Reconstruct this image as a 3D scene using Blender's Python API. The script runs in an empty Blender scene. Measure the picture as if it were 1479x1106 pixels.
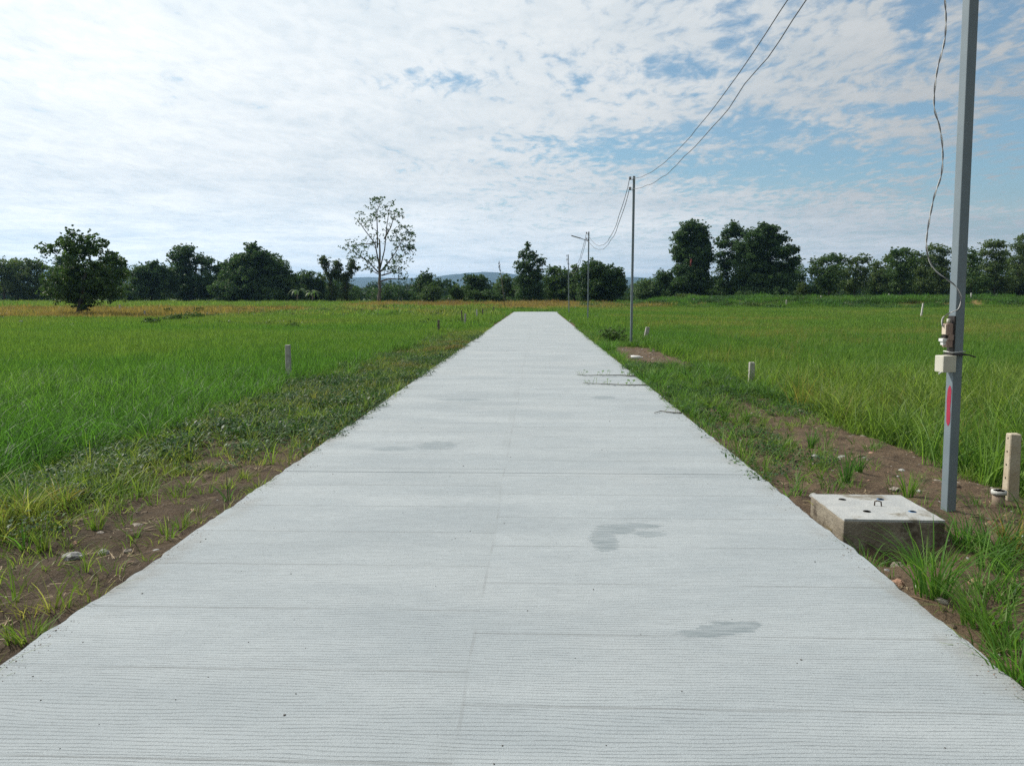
import bpy, bmesh, math, random
import numpy as np
from mathutils import Vector, Matrix, noise as mnoise

S = bpy.context.scene
COL = S.collection
R = math.radians
rng = np.random.default_rng(11)
random.seed(11)

# ------------------------------------------------------------------ camera
F, CX, CY = 1111.0, 739.5, 553.0          # focal length and centre in photo pixels (1479 wide)
PITCH = math.atan(125 / F)
YAW = math.atan(35.5 / F * math.cos(PITCH))
EYE = Vector((0, 0, 1.5))
FW = Vector((-math.sin(YAW) * math.cos(PITCH), math.cos(YAW) * math.cos(PITCH), -math.sin(PITCH)))
RT = Vector((math.cos(YAW), math.sin(YAW), 0))
UP = RT.cross(FW)
cam = bpy.data.cameras.new('camera')
cam.sensor_width = 36
cam.lens = 36 * F / 1479
cam.clip_end = 30000
cam.clip_start = 0.05
co = bpy.data.objects.new('camera', cam)
co.location = EYE
co.rotation_euler = (math.pi / 2 - PITCH, 0, YAW)
COL.objects.link(co)
S.camera = co


def ray(px, py):
    return (FW + RT * ((px - CX) / F) - UP * ((py - CY) / F))


def at(px, py, Y):
    """world point on the plane y = Y behind a photo pixel (for surveying the layout)"""
    d = ray(px, py)
    return EYE + d * (Y / d.y)


def smooth(a, b, x):
    t = min(1, max(0, (x - a) / (b - a)))
    return t * t * (3 - 2 * t)


def nz(x, y, s, o=0.0):
    return mnoise.noise(Vector((x * s + o, y * s - o * 1.7, o)))


XL, XR, YEND = -2.2, 1.9, 76.0            # road edges and end


def gh(x, y):
    """height of the ground"""
    far = smooth(58, 78, y)
    rise = smooth(80, 140, y) * 0.4
    field = -0.32 * (1 - far) - 0.10 * far + rise
    e = 0.0
    if y < YEND + 1:
        dx = XL - x if x < 0 else x - XR
        if dx < 0:
            e = 1
            under = smooth(0.0, -0.06, dx)
            v = -0.05 * (1 - under) - 0.165 * under
        else:
            if x < 0:
                t = smooth(2.0, 3.0, dx + 0.25 * nz(x, y, 0.6, 3))
            else:
                t = smooth(1.75, 2.6, dx + 0.25 * nz(x, y, 0.6, 5))
            v = (-0.05 - 0.035 * dx) * (1 - t) + field * t
        w = smooth(YEND - 0.4, YEND + 1, y)
        field = v * (1 - w) + field * w
        k = 1 - t if dx >= 0 else 0
        if 0 <= dx < 3.2 and y < 32:
            k2 = smooth(0, 0.15, dx) * (0.35 + 0.65 * k)
            field += k2 * (0.035 * nz(x, y, 3.1, 1) + 0.02 * nz(x, y, 9, 2) + 0.012 * nz(x, y, 23, 4))
    if 1.9 < x < 3.2 and 4.2 < y < 5.7:
        field -= .13 * math.exp(-((x - 2.25) / .42) ** 2 - ((y - 4.72) / .22) ** 2) + .06 * math.exp(-((x - 1.97) / .09) ** 2 - ((y - 5.2) / .4) ** 2)
    # weedy bank along the far side of the right field
    if x > 8 and 84 < y < 112:
        field += 1.1 * smooth(8, 20, x) * smooth(85, 93, y) * (1 - smooth(103, 112, y)) * (1 + 0.2 * nz(x, y, .15, 8))
    if y > 800:
        field -= 0.0
    return field


# ------------------------------------------------------------------ node helpers
def mk(name):
    m = bpy.data.materials.new(name)
    m.use_nodes = True
    m.node_tree.nodes.clear()
    return m, G(m.node_tree)


class G:
    def __init__(s, t):
        s.t = t

    def n(s, typ, ins=None, **kw):
        nd = s.t.nodes.new(typ)
        for k, v in kw.items():
            setattr(nd, k, v)
        for k, v in (ins or {}).items():
            sk = nd.inputs[k]
            if hasattr(v, 'is_output') or isinstance(v, bpy.types.NodeSocket):
                s.t.links.new(v, sk)
            else:
                sk.default_value = v
        return nd

    def m(s, op, a, b=None, c=None):
        ins = {0: a}
        if b is not None: ins[1] = b
        if c is not None: ins[2] = c
        return s.n('ShaderNodeMath', ins, operation=op).outputs[0]

    def ss(s, x, a, b):
        nd = s.n('ShaderNodeMapRange', {'Value': x, 'From Min': a, 'From Max': b}, interpolation_type='SMOOTHSTEP')
        return nd.outputs[0]

    def mix(s, f, a, b, blend='MIX'):
        nd = s.n('ShaderNodeMix', data_type='RGBA', blend_type=blend)
        for sk, v in ((nd.inputs[0], f), (nd.inputs[6], a), (nd.inputs[7], b)):
            if isinstance(v, bpy.types.NodeSocket):
                s.t.links.new(v, sk)
            else:
                sk.default_value = v if not isinstance(v, tuple) or len(v) == 4 else (*v, 1)
        return nd.outputs[2]

    def noise(s, vec, scale, detail=4, rough=.55, dist=0.0):
        return s.n('ShaderNodeTexNoise', {'Vector': vec, 'Scale': scale, 'Detail': detail, 'Roughness': rough, 'Distortion': dist}).outputs[0]

    def vec(s, v, scale=(1, 1, 1), loc=(0, 0, 0)):
        return s.n('ShaderNodeMapping', {'Vector': v, 'Scale': scale, 'Location': loc}).outputs[0]

    def obj(s):
        return s.n('ShaderNodeTexCoord').outputs['Object']

    def geo(s):
        return s.n('ShaderNodeNewGeometry').outputs['Position']

    def out(s, surf):
        s.n('ShaderNodeOutputMaterial', {'Surface': surf})


def surface(name, c1, c2, scale=6, rough=.8, bump=.3, bscale=30, metal=0.0, spec=.3, detail=5, stain=None, bdist=.01):
    m, g = mk(name)
    o = g.obj()
    f = g.noise(o, scale, detail)
    f = g.ss(f, .3, .7)
    c = g.mix(f, c1, c2)
    if stain:
        sf = g.ss(g.noise(o, stain[1], 6, .65), stain[2], stain[2] + .12)
        c = g.mix(sf, c, stain[0])
    b = g.n('ShaderNodeBump', {'Strength': bump, 'Distance': bdist, 'Height': g.noise(o, bscale, 6, .6)})
    p = g.n('ShaderNodeBsdfPrincipled', {'Base Color': c, 'Roughness': rough, 'Metallic': metal, 'Specular IOR Level': spec, 'Normal': b.outputs[0]})
    g.out(p.outputs[0])
    return m


# ------------------------------------------------------------------ mesh helpers
def mesh_np(name, V, Fq, attrs=None, smooth_=False):
    me = bpy.data.meshes.new(name)
    V = np.asarray(V, dtype=np.float32)
    Fq = np.asarray(Fq, dtype=np.int32)
    n = Fq.shape[1]
    me.vertices.add(len(V))
    me.vertices.foreach_set('co', V.ravel())
    me.loops.add(Fq.size)
    me.loops.foreach_set('vertex_index', Fq.ravel())
    me.polygons.add(len(Fq))
    me.polygons.foreach_set('loop_start', np.arange(0, Fq.size, n, dtype=np.int32))
    me.polygons.foreach_set('loop_total', np.full(len(Fq), n, dtype=np.int32))
    if smooth_:
        me.polygons.foreach_set('use_smooth', np.ones(len(Fq), dtype=bool))
    me.update(calc_edges=True)
    for k, (dom, a) in (attrs or {}).items():
        at_ = me.attributes.new(k, 'FLOAT', dom)
        at_.data.foreach_set('value', np.asarray(a, dtype=np.float32))
    return me


class MB:
    """collects boxes, tubes and lathes; build() links them as one mesh object"""
    def __init__(s):
        s.bm = bmesh.new()

    def box(s, c, size, rot=None, bevel=0.0, seg=2):
        M = Matrix.Translation(c) @ (rot.to_4x4() if rot else Matrix.Identity(4)) @ Matrix.Diagonal((*size, 1))
        r = bmesh.ops.create_cube(s.bm, size=1, matrix=M)
        if bevel:
            es = list({e for v in r['verts'] for e in v.link_edges})
            bmesh.ops.bevel(s.bm, geom=es, offset=bevel, segments=seg, profile=.6, affect='EDGES')
        return s

    def tube(s, pts, rad, sides=8, cap=True):
        pts = [Vector(p) for p in pts]
        if not hasattr(rad, '__len__'):
            rad = [rad] * len(pts)
        prev = None
        rings = []
        for i, p in enumerate(pts):
            d = (pts[min(i + 1, len(pts) - 1)] - pts[max(i - 1, 0)])
            d = d.normalized() if d.length > 1e-9 else Vector((0, 0, 1))
            if prev is None:
                a = d.orthogonal().normalized()
            else:
                a = (prev - d * prev.dot(d))
                a = a.normalized() if a.length > 1e-6 else d.orthogonal().normalized()
            prev = a
            b = d.cross(a)
            rings.append([s.bm.verts.new(p + (a * math.cos(t) + b * math.sin(t)) * rad[i]) for t in [k * 2 * math.pi / sides for k in range(sides)]])
        for i in range(len(rings) - 1):
            for k in range(sides):
                f = s.bm.faces.new((rings[i][k], rings[i][(k + 1) % sides], rings[i + 1][(k + 1) % sides], rings[i + 1][k]))
                f.smooth = True
        if cap:
            s.bm.faces.new(list(reversed(rings[0])))
            s.bm.faces.new(rings[-1])
        return s

    def poly(s, pts):
        return s.bm.faces.new([s.bm.verts.new(p) for p in pts])

    def jitter(s, amt, scale, seed=0):
        for v in s.bm.verts:
            p = v.co
            v.co = p + Vector((mnoise.noise(p * scale + Vector((seed, 0, 0))), mnoise.noise(p * scale + Vector((0, seed + 9, 0))), mnoise.noise(p * scale + Vector((0, 0, seed + 5))))) * amt
        return s

    def build(s, name, mat, parent=None, loc=None, flat=True):
        me = bpy.data.meshes.new(name)
        bmesh.ops.recalc_face_normals(s.bm, faces=s.bm.faces)
        s.bm.to_mesh(me)
        s.bm.free()
        return link(name, me, mat, parent, loc)


def link(name, me, mat, parent=None, loc=None):
    o = bpy.data.objects.new(name, me)
    if mat is not None:
        me.materials.append(mat)
    COL.objects.link(o)
    if parent:
        o.parent = parent
    if loc is not None:
        o.location = loc
    return o


def tag(o, label, cat, group=None, kind=None):
    o['label'] = label
    o['category'] = cat
    if group: o['group'] = group
    if kind: o['kind'] = kind
    return o


def empty(name, loc, label, cat, group=None):
    o = bpy.data.objects.new(name, None)
    o.empty_display_size = .2
    o.location = loc
    COL.objects.link(o)
    return tag(o, label, cat, group)


# ------------------------------------------------------------------ light and sky
SUN_AZ, SUN_EL = R(-61), R(40)            # azimuth clockwise from the road's direction
sd = Vector((math.sin(SUN_AZ) * math.cos(SUN_EL), math.cos(SUN_AZ) * math.cos(SUN_EL), math.sin(SUN_EL)))
sl = bpy.data.lights.new('sun', 'SUN')
sl.energy = 4.7
sl.angle = R(1.0)
sl.color = (1, .94, .84)
so = bpy.data.objects.new('sun', sl)
so.rotation_euler = sd.to_track_quat('Z', 'Y').to_euler()
so.location = sd * 50
COL.objects.link(so)

W = bpy.data.worlds.new('World')
S.world = W
W.use_nodes = True
W.node_tree.nodes.clear()
g = G(W.node_tree)
SKY = 0.1
sky = g.n('ShaderNodeTexSky', sky_type='NISHITA', sun_disc=False, sun_elevation=SUN_EL, sun_rotation=SUN_AZ, air_density=1.0, dust_density=1.2, ozone_density=2.0)
dirv = g.n('ShaderNodeTexCoord').outputs['Generated']
sx = g.n('ShaderNodeSeparateXYZ', {0: dirv})
X, Y, Z = sx.outputs
zc = g.m('ADD', g.m('MAXIMUM', Z, 0.0), 0.07)
u = g.m('DIVIDE', X, zc)
v = g.m('DIVIDE', Y, zc)
uv = g.n('ShaderNodeCombineXYZ', {0: u, 1: v, 2: 0.0}).outputs[0]
yy = g.m('MAXIMUM', Y, 0.08)
ta = g.m('DIVIDE', X, yy)                  # tangent of azimuth, of elevation
te = g.m('DIVIDE', Z, yy)
# warp for fibrous edges
wn = g.n('ShaderNodeTexNoise', {'Vector': uv, 'Scale': 1.1, 'Detail': 5, 'Roughness': .6})
warp = g.n('ShaderNodeVectorMath', {0: wn.outputs[1], 1: (.5, .5, .5)}, operation='SUBTRACT').outputs[0]
warp = g.n('ShaderNodeVectorMath', {0: warp, 3: .38}, operation='SCALE').outputs[0]
uvw = g.n('ShaderNodeVectorMath', {0: uv, 1: warp}, operation='ADD').outputs[0]
n_big = g.noise(uvw, .55, 6, .55)
rot = g.n('ShaderNodeMapping', {'Vector': uvw, 'Rotation': (0, 0, R(-24)), 'Scale': (1.15, 1.0, 1)}).outputs[0]
n_rip = g.noise(rot, 3.4, 7, .58, .0)     # mackerel ripples
n_fine = g.noise(rot, 9.0, 6, .6, .0)
# openings where blue shows, as (azimuth, elevation, half width, half height) tangents
holes = [(1060, 205, 110, 16, .9), (890, 232, 90, 20, .9), (1170, 250, 230, 26, 1.0), (1410, 268, 120, 46, 1.0), (1290, 176, 60, 10, .8),
         (1450, 205, 50, 30, .9), (1475, 105, 50, 40, .8), (1045, 75, 30, 34, .9), (960, 118, 70, 26, .7), (1290, 45, 24, 50, .9), (830, 135, 34, 16, .6),
         (640, 135, 60, 18, .75), (420, 2, 50, 10, .5), (1130, 20, 60, 20, .6), (1000, 10, 40, 20, .5), (1390, 60, 40, 60, .6), (1560, 200, 60, 90, .9)]
hs = 0.0
for (hx, hy, hw, hh, hk) in holes:
    a = g.m('MULTIPLY', g.m('SUBTRACT', ta, (hx - 775) / F), F / hw / 1.35)
    b = g.m('MULTIPLY', g.m('SUBTRACT', te, (428 - hy) / F * 1.02), F / hh / 1.35)
    d = g.m('ADD', g.m('MULTIPLY', a, a), g.m('MULTIPLY', b, b))
    e = g.m('MULTIPLY', g.m('POWER', 2.718, g.m('MULTIPLY', d, -1.0)), hk)
    hs = e if hs == 0.0 else g.m('MAXIMUM', hs, e)
rag = g.m('ADD', g.m('MULTIPLY', n_rip, .62), g.m('MULTIPLY', n_fine, .38))
n_puff = g.noise(g.n('ShaderNodeMapping', {'Vector': uvw, 'Rotation': (0, 0, R(-15)), 'Scale': (1.5, .75, 1)}).outputs[0], 13.0, 4, .55, .0)
rag = g.m('ADD', rag, g.m('MULTIPLY', g.m('SUBTRACT', n_puff, .5), .75))
rag = g.m('MULTIPLY', g.m('SUBTRACT', rag, .5), 2.6)
tex = g.m('ADD', rag, g.m('MULTIPLY', g.m('SUBTRACT', n_big, .5), 1.3))
# general thinning towards the right of the road, none to the left
side = g.ss(ta, -.25, .55)
thin = g.m('MULTIPLY', side, .16)
open_ = g.m('ADD', g.m('MULTIPLY', hs, .80), thin)
open_ = g.m('SUBTRACT', open_, g.m('MULTIPLY', g.ss(ta, .02, -.30), .34))
cov = g.m('SUBTRACT', g.m('ADD', .66, g.m('MULTIPLY', tex, .95)), open_)
cov = g.ss(cov, -.26, .58)
low = g.ss(te, .17, .03)                   # milky veil near the horizon
cov = g.m('MAXIMUM', cov, g.m('MULTIPLY', low, .93))
# brightness of cloud towards the sun
sdn = g.n('ShaderNodeVectorMath', {0: dirv, 1: tuple(sd)}, operation='DOT_PRODUCT').outputs['Value']
glow = g.ss(sdn, -.40, .90)
glow2 = g.ss(sdn, .70, 1.0)
lum = g.m('ADD', g.m('MULTIPLY', g.m('POWER', glow, 1.2), .76), .25)
lum = g.m('ADD', lum, g.m('MULTIPLY', g.m('MULTIPLY', low, .28), g.ss(Y, -.2, .5)))
lum = g.m('ADD', lum, g.m('MULTIPLY', glow2, .14))
shade = g.m('ADD', g.m('MULTIPLY', g.ss(n_rip, .34, .60), .32), g.m('MULTIPLY', g.ss(g.noise(uvw, .9, 6, .6), .38, .62), .42))
shade = g.m('ADD', shade, g.m('MULTIPLY', g.ss(n_puff, .34, .62), .26))
greyw = g.m('MULTIPLY', g.m('SUBTRACT', 1.0, shade), .74)
greyw = g.m('MAXIMUM', greyw, 0.0)
veilgrey = g.m('MULTIPLY', g.ss(te, .26, .04), g.ss(g.noise(g.vec(uvw, (.35, 1, 1)), .9, 5, .55), .38, .6))
greyw = g.m('MINIMUM', g.m('ADD', greyw, g.m('MULTIPLY', veilgrey, .42)), 1.0)
white = (1.05, 1.085, 1.095, 1)
grey = (.70, .80, .87, 1)
cc = g.mix(greyw, white, grey)
lumc = g.n('ShaderNodeCombineXYZ', {0: lum, 1: lum, 2: lum}).outputs[0]
cc = g.mix(1.0, cc, lumc, 'MULTIPLY')
cc = g.n('ShaderNodeVectorMath', {0: cc, 3: 1.0 / SKY}, operation='SCALE').outputs[0]
blue = g.mix(.10, g.mix(1.0, sky.outputs[0], (.88, 1.14, 1.13, 1), 'MULTIPLY'), (7.5, 8.2, 8.8, 1))
colr = g.mix(cov, blue, cc)
bg = g.n('ShaderNodeBackground', {'Color': colr, 'Strength': SKY})
g.n('ShaderNodeOutputWorld', {'Surface': bg.outputs[0]})

S.view_settings.view_transform = 'Standard'
S.view_settings.look = 'None'
S.view_settings.exposure = 0
S.view_settings.gamma = 1
S.render.engine = 'CYCLES'
cy = S.cycles
cy.use_denoising = False
cy.denoiser = 'OPENIMAGEDENOISE'
cy.denoising_input_passes = 'RGB_ALBEDO_NORMAL'
cy.denoising_prefilter = 'ACCURATE'
cy.max_bounces = 6
cy.diffuse_bounces = 3
cy.glossy_bounces = 2
cy.transmission_bounces = 4
cy.volume_bounces = 0
cy.transparent_max_bounces = 8
cy.caustics_reflective = cy.caustics_refractive = False
cy.sample_clamp_indirect = 4

# ------------------------------------------------------------------ materials of vegetation


def blade_mat(name, ramp, trans=.45):
    """ramp: list of (position, colour) chosen by the per-instance attribute 'tint'"""
    m, g = mk(name)
    t = g.n('ShaderNodeAttribute', attribute_type='INSTANCER', attribute_name='tint').outputs['Fac']
    rn = g.n('ShaderNodeAttribute', attribute_type='GEOMETRY', attribute_name='rnd').outputs['Fac']
    t = g.m('ADD', t, g.m('MULTIPLY', g.m('SUBTRACT', rn, .5), .22))
    cr = g.n('ShaderNodeValToRGB', {0: t})
    el = cr.color_ramp.elements
    while len(el) < len(ramp):
        el.new(.5)
    for e, (p, c) in zip(el, ramp):
        e.position = p
        e.color = (*c, 1)
    c = cr.outputs[0]
    hsv = g.n('ShaderNodeHueSaturation', {'Value': g.m('ADD', .50, g.m('MULTIPLY', g.m('POWER', rn, 1.5), 1.1)), 'Color': c})
    c = hsv.outputs[0]
    p = g.n('ShaderNodeBsdfPrincipled', {'Base Color': c, 'Roughness': .5, 'Specular IOR Level': .22})
    tc = g.mix(1.0, c, (1.25, 1.35, .7, 1), 'MULTIPLY')
    tr = g.n('ShaderNodeBsdfTranslucent', {'Color': tc})
    mx = g.n('ShaderNodeMixShader', {0: trans, 1: p.outputs[0], 2: tr.outputs[0]})
    g.out(mx.outputs[0])
    return m


GRASS_RAMP = [(0, (.050, .120, .036)), (.25, (.088, .208, .037)), (.5, (.168, .248, .056)), (.68, (.24, .235, .085)), (.82, (.29, .205, .078)), (1, (.16, .105, .055))]
M_blade = blade_mat('grass_blade', GRASS_RAMP)
M_weed = blade_mat('weed_leaf', [(0, (.03, .085, .035)), (.4, (.05, .11, .025)), (.65, (.11, .13, .03)), (.85, (.19, .10, .03)), (1, (.13, .07, .03))], .3)


def leaf_mat(name, dark, light, trans=.36):
    m, g = mk(name)
    rn = g.n('ShaderNodeAttribute', attribute_type='GEOMETRY', attribute_name='rnd').outputs['Fac']
    cl = g.n('ShaderNodeAttribute', attribute_type='GEOMETRY', attribute_name='clump').outputs['Fac']
    f = g.m('ADD', g.m('MULTIPLY', rn, .45), g.m('MULTIPLY', cl, .55))
    c = g.mix(f, dark, light)
    p = g.n('ShaderNodeBsdfPrincipled', {'Base Color': c, 'Roughness': .55, 'Specular IOR Level': .2})
    tr = g.n('ShaderNodeBsdfTranslucent', {'Color': g.mix(1.0, c, (1.2, 1.3, .7, 1), 'MULTIPLY')})
    g.out(g.n('ShaderNodeMixShader', {0: trans, 1: p.outputs[0], 2: tr.outputs[0]}).outputs[0])
    return m


LM = {
    'dark': leaf_mat('leaf_dark', (.028, .068, .030), (.085, .145, .050)),
    'mid': leaf_mat('leaf_mid', (.036, .085, .028), (.105, .165, .050)),
    'teak': leaf_mat('leaf_teak', (.055, .100, .036), (.140, .190, .070)),
    'pale': leaf_mat('leaf_pale', (.060, .120, .046), (.13, .19, .075)),
    'olive': leaf_mat('leaf_olive', (.036, .068, .022), (.10, .138, .042)),
    'banana': leaf_mat('leaf_banana', (.05, .09, .03), (.10, .15, .05)),
    'woods': leaf_mat('leaf_woods', (.022, .05, .024), (.045, .08, .04)),
}
M_bark = surface('bark', (.10, .085, .07), (.20, .18, .155), 5, .9, .5, 20, bdist=.03)
M_bark_d = surface('bark_dark', (.045, .038, .03), (.085, .075, .06), 5, .9, .5, 20, bdist=.03)

# ------------------------------------------------------------------ ground


def spread(a, b, fine, lo, hi, g_=1.12):
    out = list(np.arange(a, b, fine))
    s, x = fine, b
    while x < hi:
        s *= g_
        x += s
        out.append(min(x, hi))
    s, x, left = fine, a, []
    while x > lo:
        s *= g_
        x -= s
        left.append(max(x, lo))
    return np.array(sorted(set(left)) + out)


xs = np.concatenate([spread(-5.6, -2.0, .06, -7500, -2.0 - 1e-3, 1.14)[:-1] if False else spread(-5.6, -2.05, .06, -7500, -2.05, 1.14), np.linspace(-1.9, 1.7, 8), spread(1.75, 5.2, .06, 1.75, 7500, 1.14)])
xs = np.array(sorted(set(np.round(xs, 4))))
ys = spread(2.2, 13, .07, -60, 9500, 1.055)
ys = np.array(sorted(set(np.round(ys, 4))))
gv = np.zeros((len(ys), len(xs), 3), dtype=np.float32)
for j, y in enumerate(ys):
    for i, x in enumerate(xs):
        gv[j, i] = (x, y, gh(x, y))
nx, ny = len(xs), len(ys)
idx = np.arange(nx * ny).reshape(ny, nx)
fq = np.stack([idx[:-1, :-1], idx[:-1, 1:], idx[1:, 1:], idx[1:, :-1]], -1).reshape(-1, 4)

m_ground, g = mk('soil')
P = g.geo()
sp = g.n('ShaderNodeSeparateXYZ', {0: P})
n1 = g.noise(P, .9, 6, .6)
n2 = g.noise(P, 6, 7, .65)
n3 = g.noise(P, 42, 5, .65)
c = g.mix(g.ss(n1, .35, .65), (.056, .041, .027), (.105, .076, .049))
c = g.mix(g.m('MULTIPLY', g.ss(sp.outputs[0], 0, 1), .55), c, (.17, .12, .078))
c = g.mix(g.m('MULTIPLY', g.ss(n2, .45, .7), .8), c, (.036, .027, .021))
c = g.mix(g.m('MULTIPLY', g.ss(n3, .52, .7), .6), c, (.16, .125, .09))
# damp mud under the crops
ax = g.m('ABSOLUTE', g.m('ADD', sp.outputs[0], .2))
mud = g.ss(ax, 4.0, 5.2)
c = g.mix(mud, c, g.mix(g.ss(n2, .4, .6), (.05, .055, .028), (.075, .085, .03)))
# far land: stubble and pasture
farf = g.ss(sp.outputs[1], 55, 75)
pn = g.ss(g.noise(g.vec(P, (.05, .12, 1)), 1.0, 4), .4, .6)
c = g.mix(farf, c, g.mix(pn, (.20, .145, .05), (.10, .115, .035)))
farf2 = g.ss(sp.outputs[1], 125, 160)
c = g.mix(farf2, c, g.mix(pn, (.05, .085, .03), (.085, .11, .04)))
hgt = g.m('ADD', g.m('MULTIPLY', n2, .6), g.m('MULTIPLY', n3, .5))
b = g.n('ShaderNodeBump', {'Strength': 1.0, 'Distance': .05, 'Height': hgt})
p = g.n('ShaderNodeBsdfPrincipled', {'Base Color': c, 'Roughness': .95, 'Specular IOR Level': .15, 'Normal': b.outputs[0]})
g.out(p.outputs[0])
ground = link('ground', mesh_np('ground', gv.reshape(-1, 3), fq, smooth_=True), m_ground)
tag(ground, 'flat farmland with brown soil verges beside the concrete road', 'ground', kind='structure')

# ------------------------------------------------------------------ hills
hx = np.linspace(-4200, 4200, 170)
hy = np.linspace(3600, 5200, 26)
hv = []
prof = [(-4200, 120), (-2900, 118), (-1800, 96), (-1300, 90), (-900, 88), (-620, 94), (-430, 112), (-310, 120), (-200, 112), (-60, 95), (120, 74), (420, 72), (520, 86), (640, 80), (900, 62), (1400, 55), (4200, 50)]
px_, ph_ = zip(*prof)
for y in hy:
    for x in hx:
        k = (y - 3600) / 1600
        ridge = math.sin(min(1, k * 1.55) * math.pi / 2) if k < .65 else math.cos((k - .65) / .35 * math.pi / 2 * .9)
        h = np.interp(x, px_, ph_) * (y / 4600) * 1.30
        n = mnoise.fractal(Vector((x * .0022, y * .003, 0)), 1.0, 2.0, 5)
        hv.append((x, y, -8 + ridge * h * (1 + .16 * n) + ridge * 5 * n))
ii = np.arange(len(hv)).reshape(len(hy), len(hx))
hf = np.stack([ii[:-1, :-1], ii[:-1, 1:], ii[1:, 1:], ii[1:, :-1]], -1).reshape(-1, 4)
M_hill = surface('hill_forest', (.018, .036, .024), (.036, .056, .034), .012, .95, .6, .05, bdist=12)
tag(link('hills', mesh_np('hills', hv, hf, smooth_=True), M_hill), 'low blue forested hills along the horizon', 'hills', kind='structure')

# ------------------------------------------------------------------ road
rm, g = mk('brushed_concrete')
o = g.obj()
sp = g.n('ShaderNodeSeparateXYZ', {0: o})
X, Y = sp.outputs[0], sp.outputs[1]
wob = g.m('MULTIPLY', g.m('SUBTRACT', g.noise(g.vec(o, (.6, 3, 1)), 1.0, 4), .5), .03)
seam = g.m('ADD', -.27, g.m('MULTIPLY', g.m('SUBTRACT', g.noise(g.vec(o, (0, 1, 0)), .35, 2), .5), .12))
left = g.m('LESS_THAN', X, seam)
Yo = g.m('SUBTRACT', Y, g.m('ADD', 2.68, g.m('MULTIPLY', left, .25)))
Yp = g.m('ADD', Yo, g.m('MULTIPLY', wob, .8))
k = g.m('DIVIDE', Yp, .61)
pi_ = g.m('FLOOR', k)
pf = g.m('MULTIPLY', g.m('SUBTRACT', k, pi_), .61)
rnd = g.n('ShaderNodeTexWhiteNoise', {'Vector': g.n('ShaderNodeCombineXYZ', {0: pi_, 1: left, 2: 0.0}).outputs[0]}, noise_dimensions='3D').outputs[0]
# broom grooves across the road
gw = g.m('MULTIPLY', g.m('SUBTRACT', g.noise(g.vec(o, (1.6, 9, 1)), 1.0, 6, .75), .5), .030)
gw = g.m('ADD', gw, g.m('MULTIPLY', g.m('SUBTRACT', g.noise(g.vec(o, (.45, 1.6, 1)), 1.0, 3, .6), .5), .14))
gy = g.m('DIVIDE', g.m('ADD', Y, gw), .0215)
tri = g.m('ABSOLUTE', g.m('SUBTRACT', g.m('MULTIPLY', g.m('FRACT', gy), 2.0), 1.0))
groove = g.ss(tri, .62, .98)
deep = g.ss(g.noise(g.vec(o, (7, 34, 1)), 1.0, 6, .75), .34, .64)
groove = g.m('MULTIPLY', groove, g.m('ADD', .15, g.m('MULTIPLY', deep, .85)))
grit = g.noise(o, 120, 6, .8)
blot = g.noise(g.vec(o, (.5, 1.4, 1)), 1.2, 6, .6)
streak = g.noise(g.vec(o, (.35, 7, 1)), 1.0, 5, .65)
c = g.mix(g.ss(blot, .32, .68), (.306, .345, .366), (.382, .420, .437))
strip = g.m('MULTIPLY', g.ss(g.m('ABSOLUTE', g.m('SUBTRACT', X, g.m('ADD', seam, -.03))), .06, .03), g.ss(g.noise(g.vec(o, (0, 1, 0)), .8, 3), .45, .6))
c = g.mix(g.m('MULTIPLY', strip, .35), c, (.29, .32, .33))
c = g.mix(g.m('MULTIPLY', g.ss(g.noise(g.vec(o, (.9, 1, 1)), .45, 4), .5, .72), .35), c, (.47, .49, .49))
c = g.mix(g.m('MULTIPLY', rnd, .35), c, (.32, .355, .37))
c = g.mix(g.m('MULTIPLY', g.ss(streak, .5, .75), .35), c, (.285, .315, .33))
c = g.mix(g.m('MULTIPLY', groove, .31), c, (.15, .165, .17))
c = g.mix(g.m('MULTIPLY', g.ss(grit, .52, .66), .60), c, (.19, .205, .21))
# lines where one pass of the broom meets the next
line = g.m('MULTIPLY', g.m('LESS_THAN', pf, .012), g.ss(g.noise(g.vec(o, (1.3, .4, 1)), 1.0, 3), .28, .55))
c = g.mix(g.m('MULTIPLY', line, .42), c, (.17, .18, .18))
sl_ = g.m('LESS_THAN', g.m('ABSOLUTE', g.m('SUBTRACT', X, seam)), .007)
seamk = g.m('MULTIPLY', sl_, g.ss(g.noise(g.vec(o, (0, 2, 0)), 1.2, 4), .42, .6))
c = g.mix(g.m('MULTIPLY', seamk, .28), c, (.2, .21, .21))
sm_ = g.ss(g.m('ABSOLUTE', g.m('SUBTRACT', X, seam)), .10, .02)
# trowelled smooth patches
patches = [(872, 780, .085, .19), (890, 764, .13, .09), (918, 759, .15, .05), (940, 771, .11, .045), (1020, 914, .13, .035), (1045, 908, .13, .04), (1075, 902, .09, .03), (632, 643, .20, .17), (566, 648, .20, .09), (872, 574, .17, .16), (668, 577, .35, .12), (1060, 904, .12, .04)]
pm = 0.0
pw = g.m('MULTIPLY', g.m('SUBTRACT', g.noise(g.vec(o, (1, 4, 1)), 8.0, 8, .8), .5), 6.0)
for (qx, qy, ra, rb) in patches:
    d = ray(qx, qy)
    q = EYE + d * (-1.5 / d.z)
    a = g.m('DIVIDE', g.m('SUBTRACT', X, q.x), ra)
    bb = g.m('DIVIDE', g.m('SUBTRACT', Y, q.y), rb * 1.25)
    d2 = g.m('ADD', g.m('ADD', g.m('MULTIPLY', a, a), g.m('MULTIPLY', bb, bb)), pw)
    e = g.ss(d2, 1.15, .8)
    pm = e if pm == 0.0 else g.m('MAXIMUM', pm, e)
pcol = g.mix(g.ss(g.noise(g.vec(o, (2, 20, 1)), 3.0, 5), .35, .65), (.165, .20, .215), (.25, .285, .30))
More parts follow.
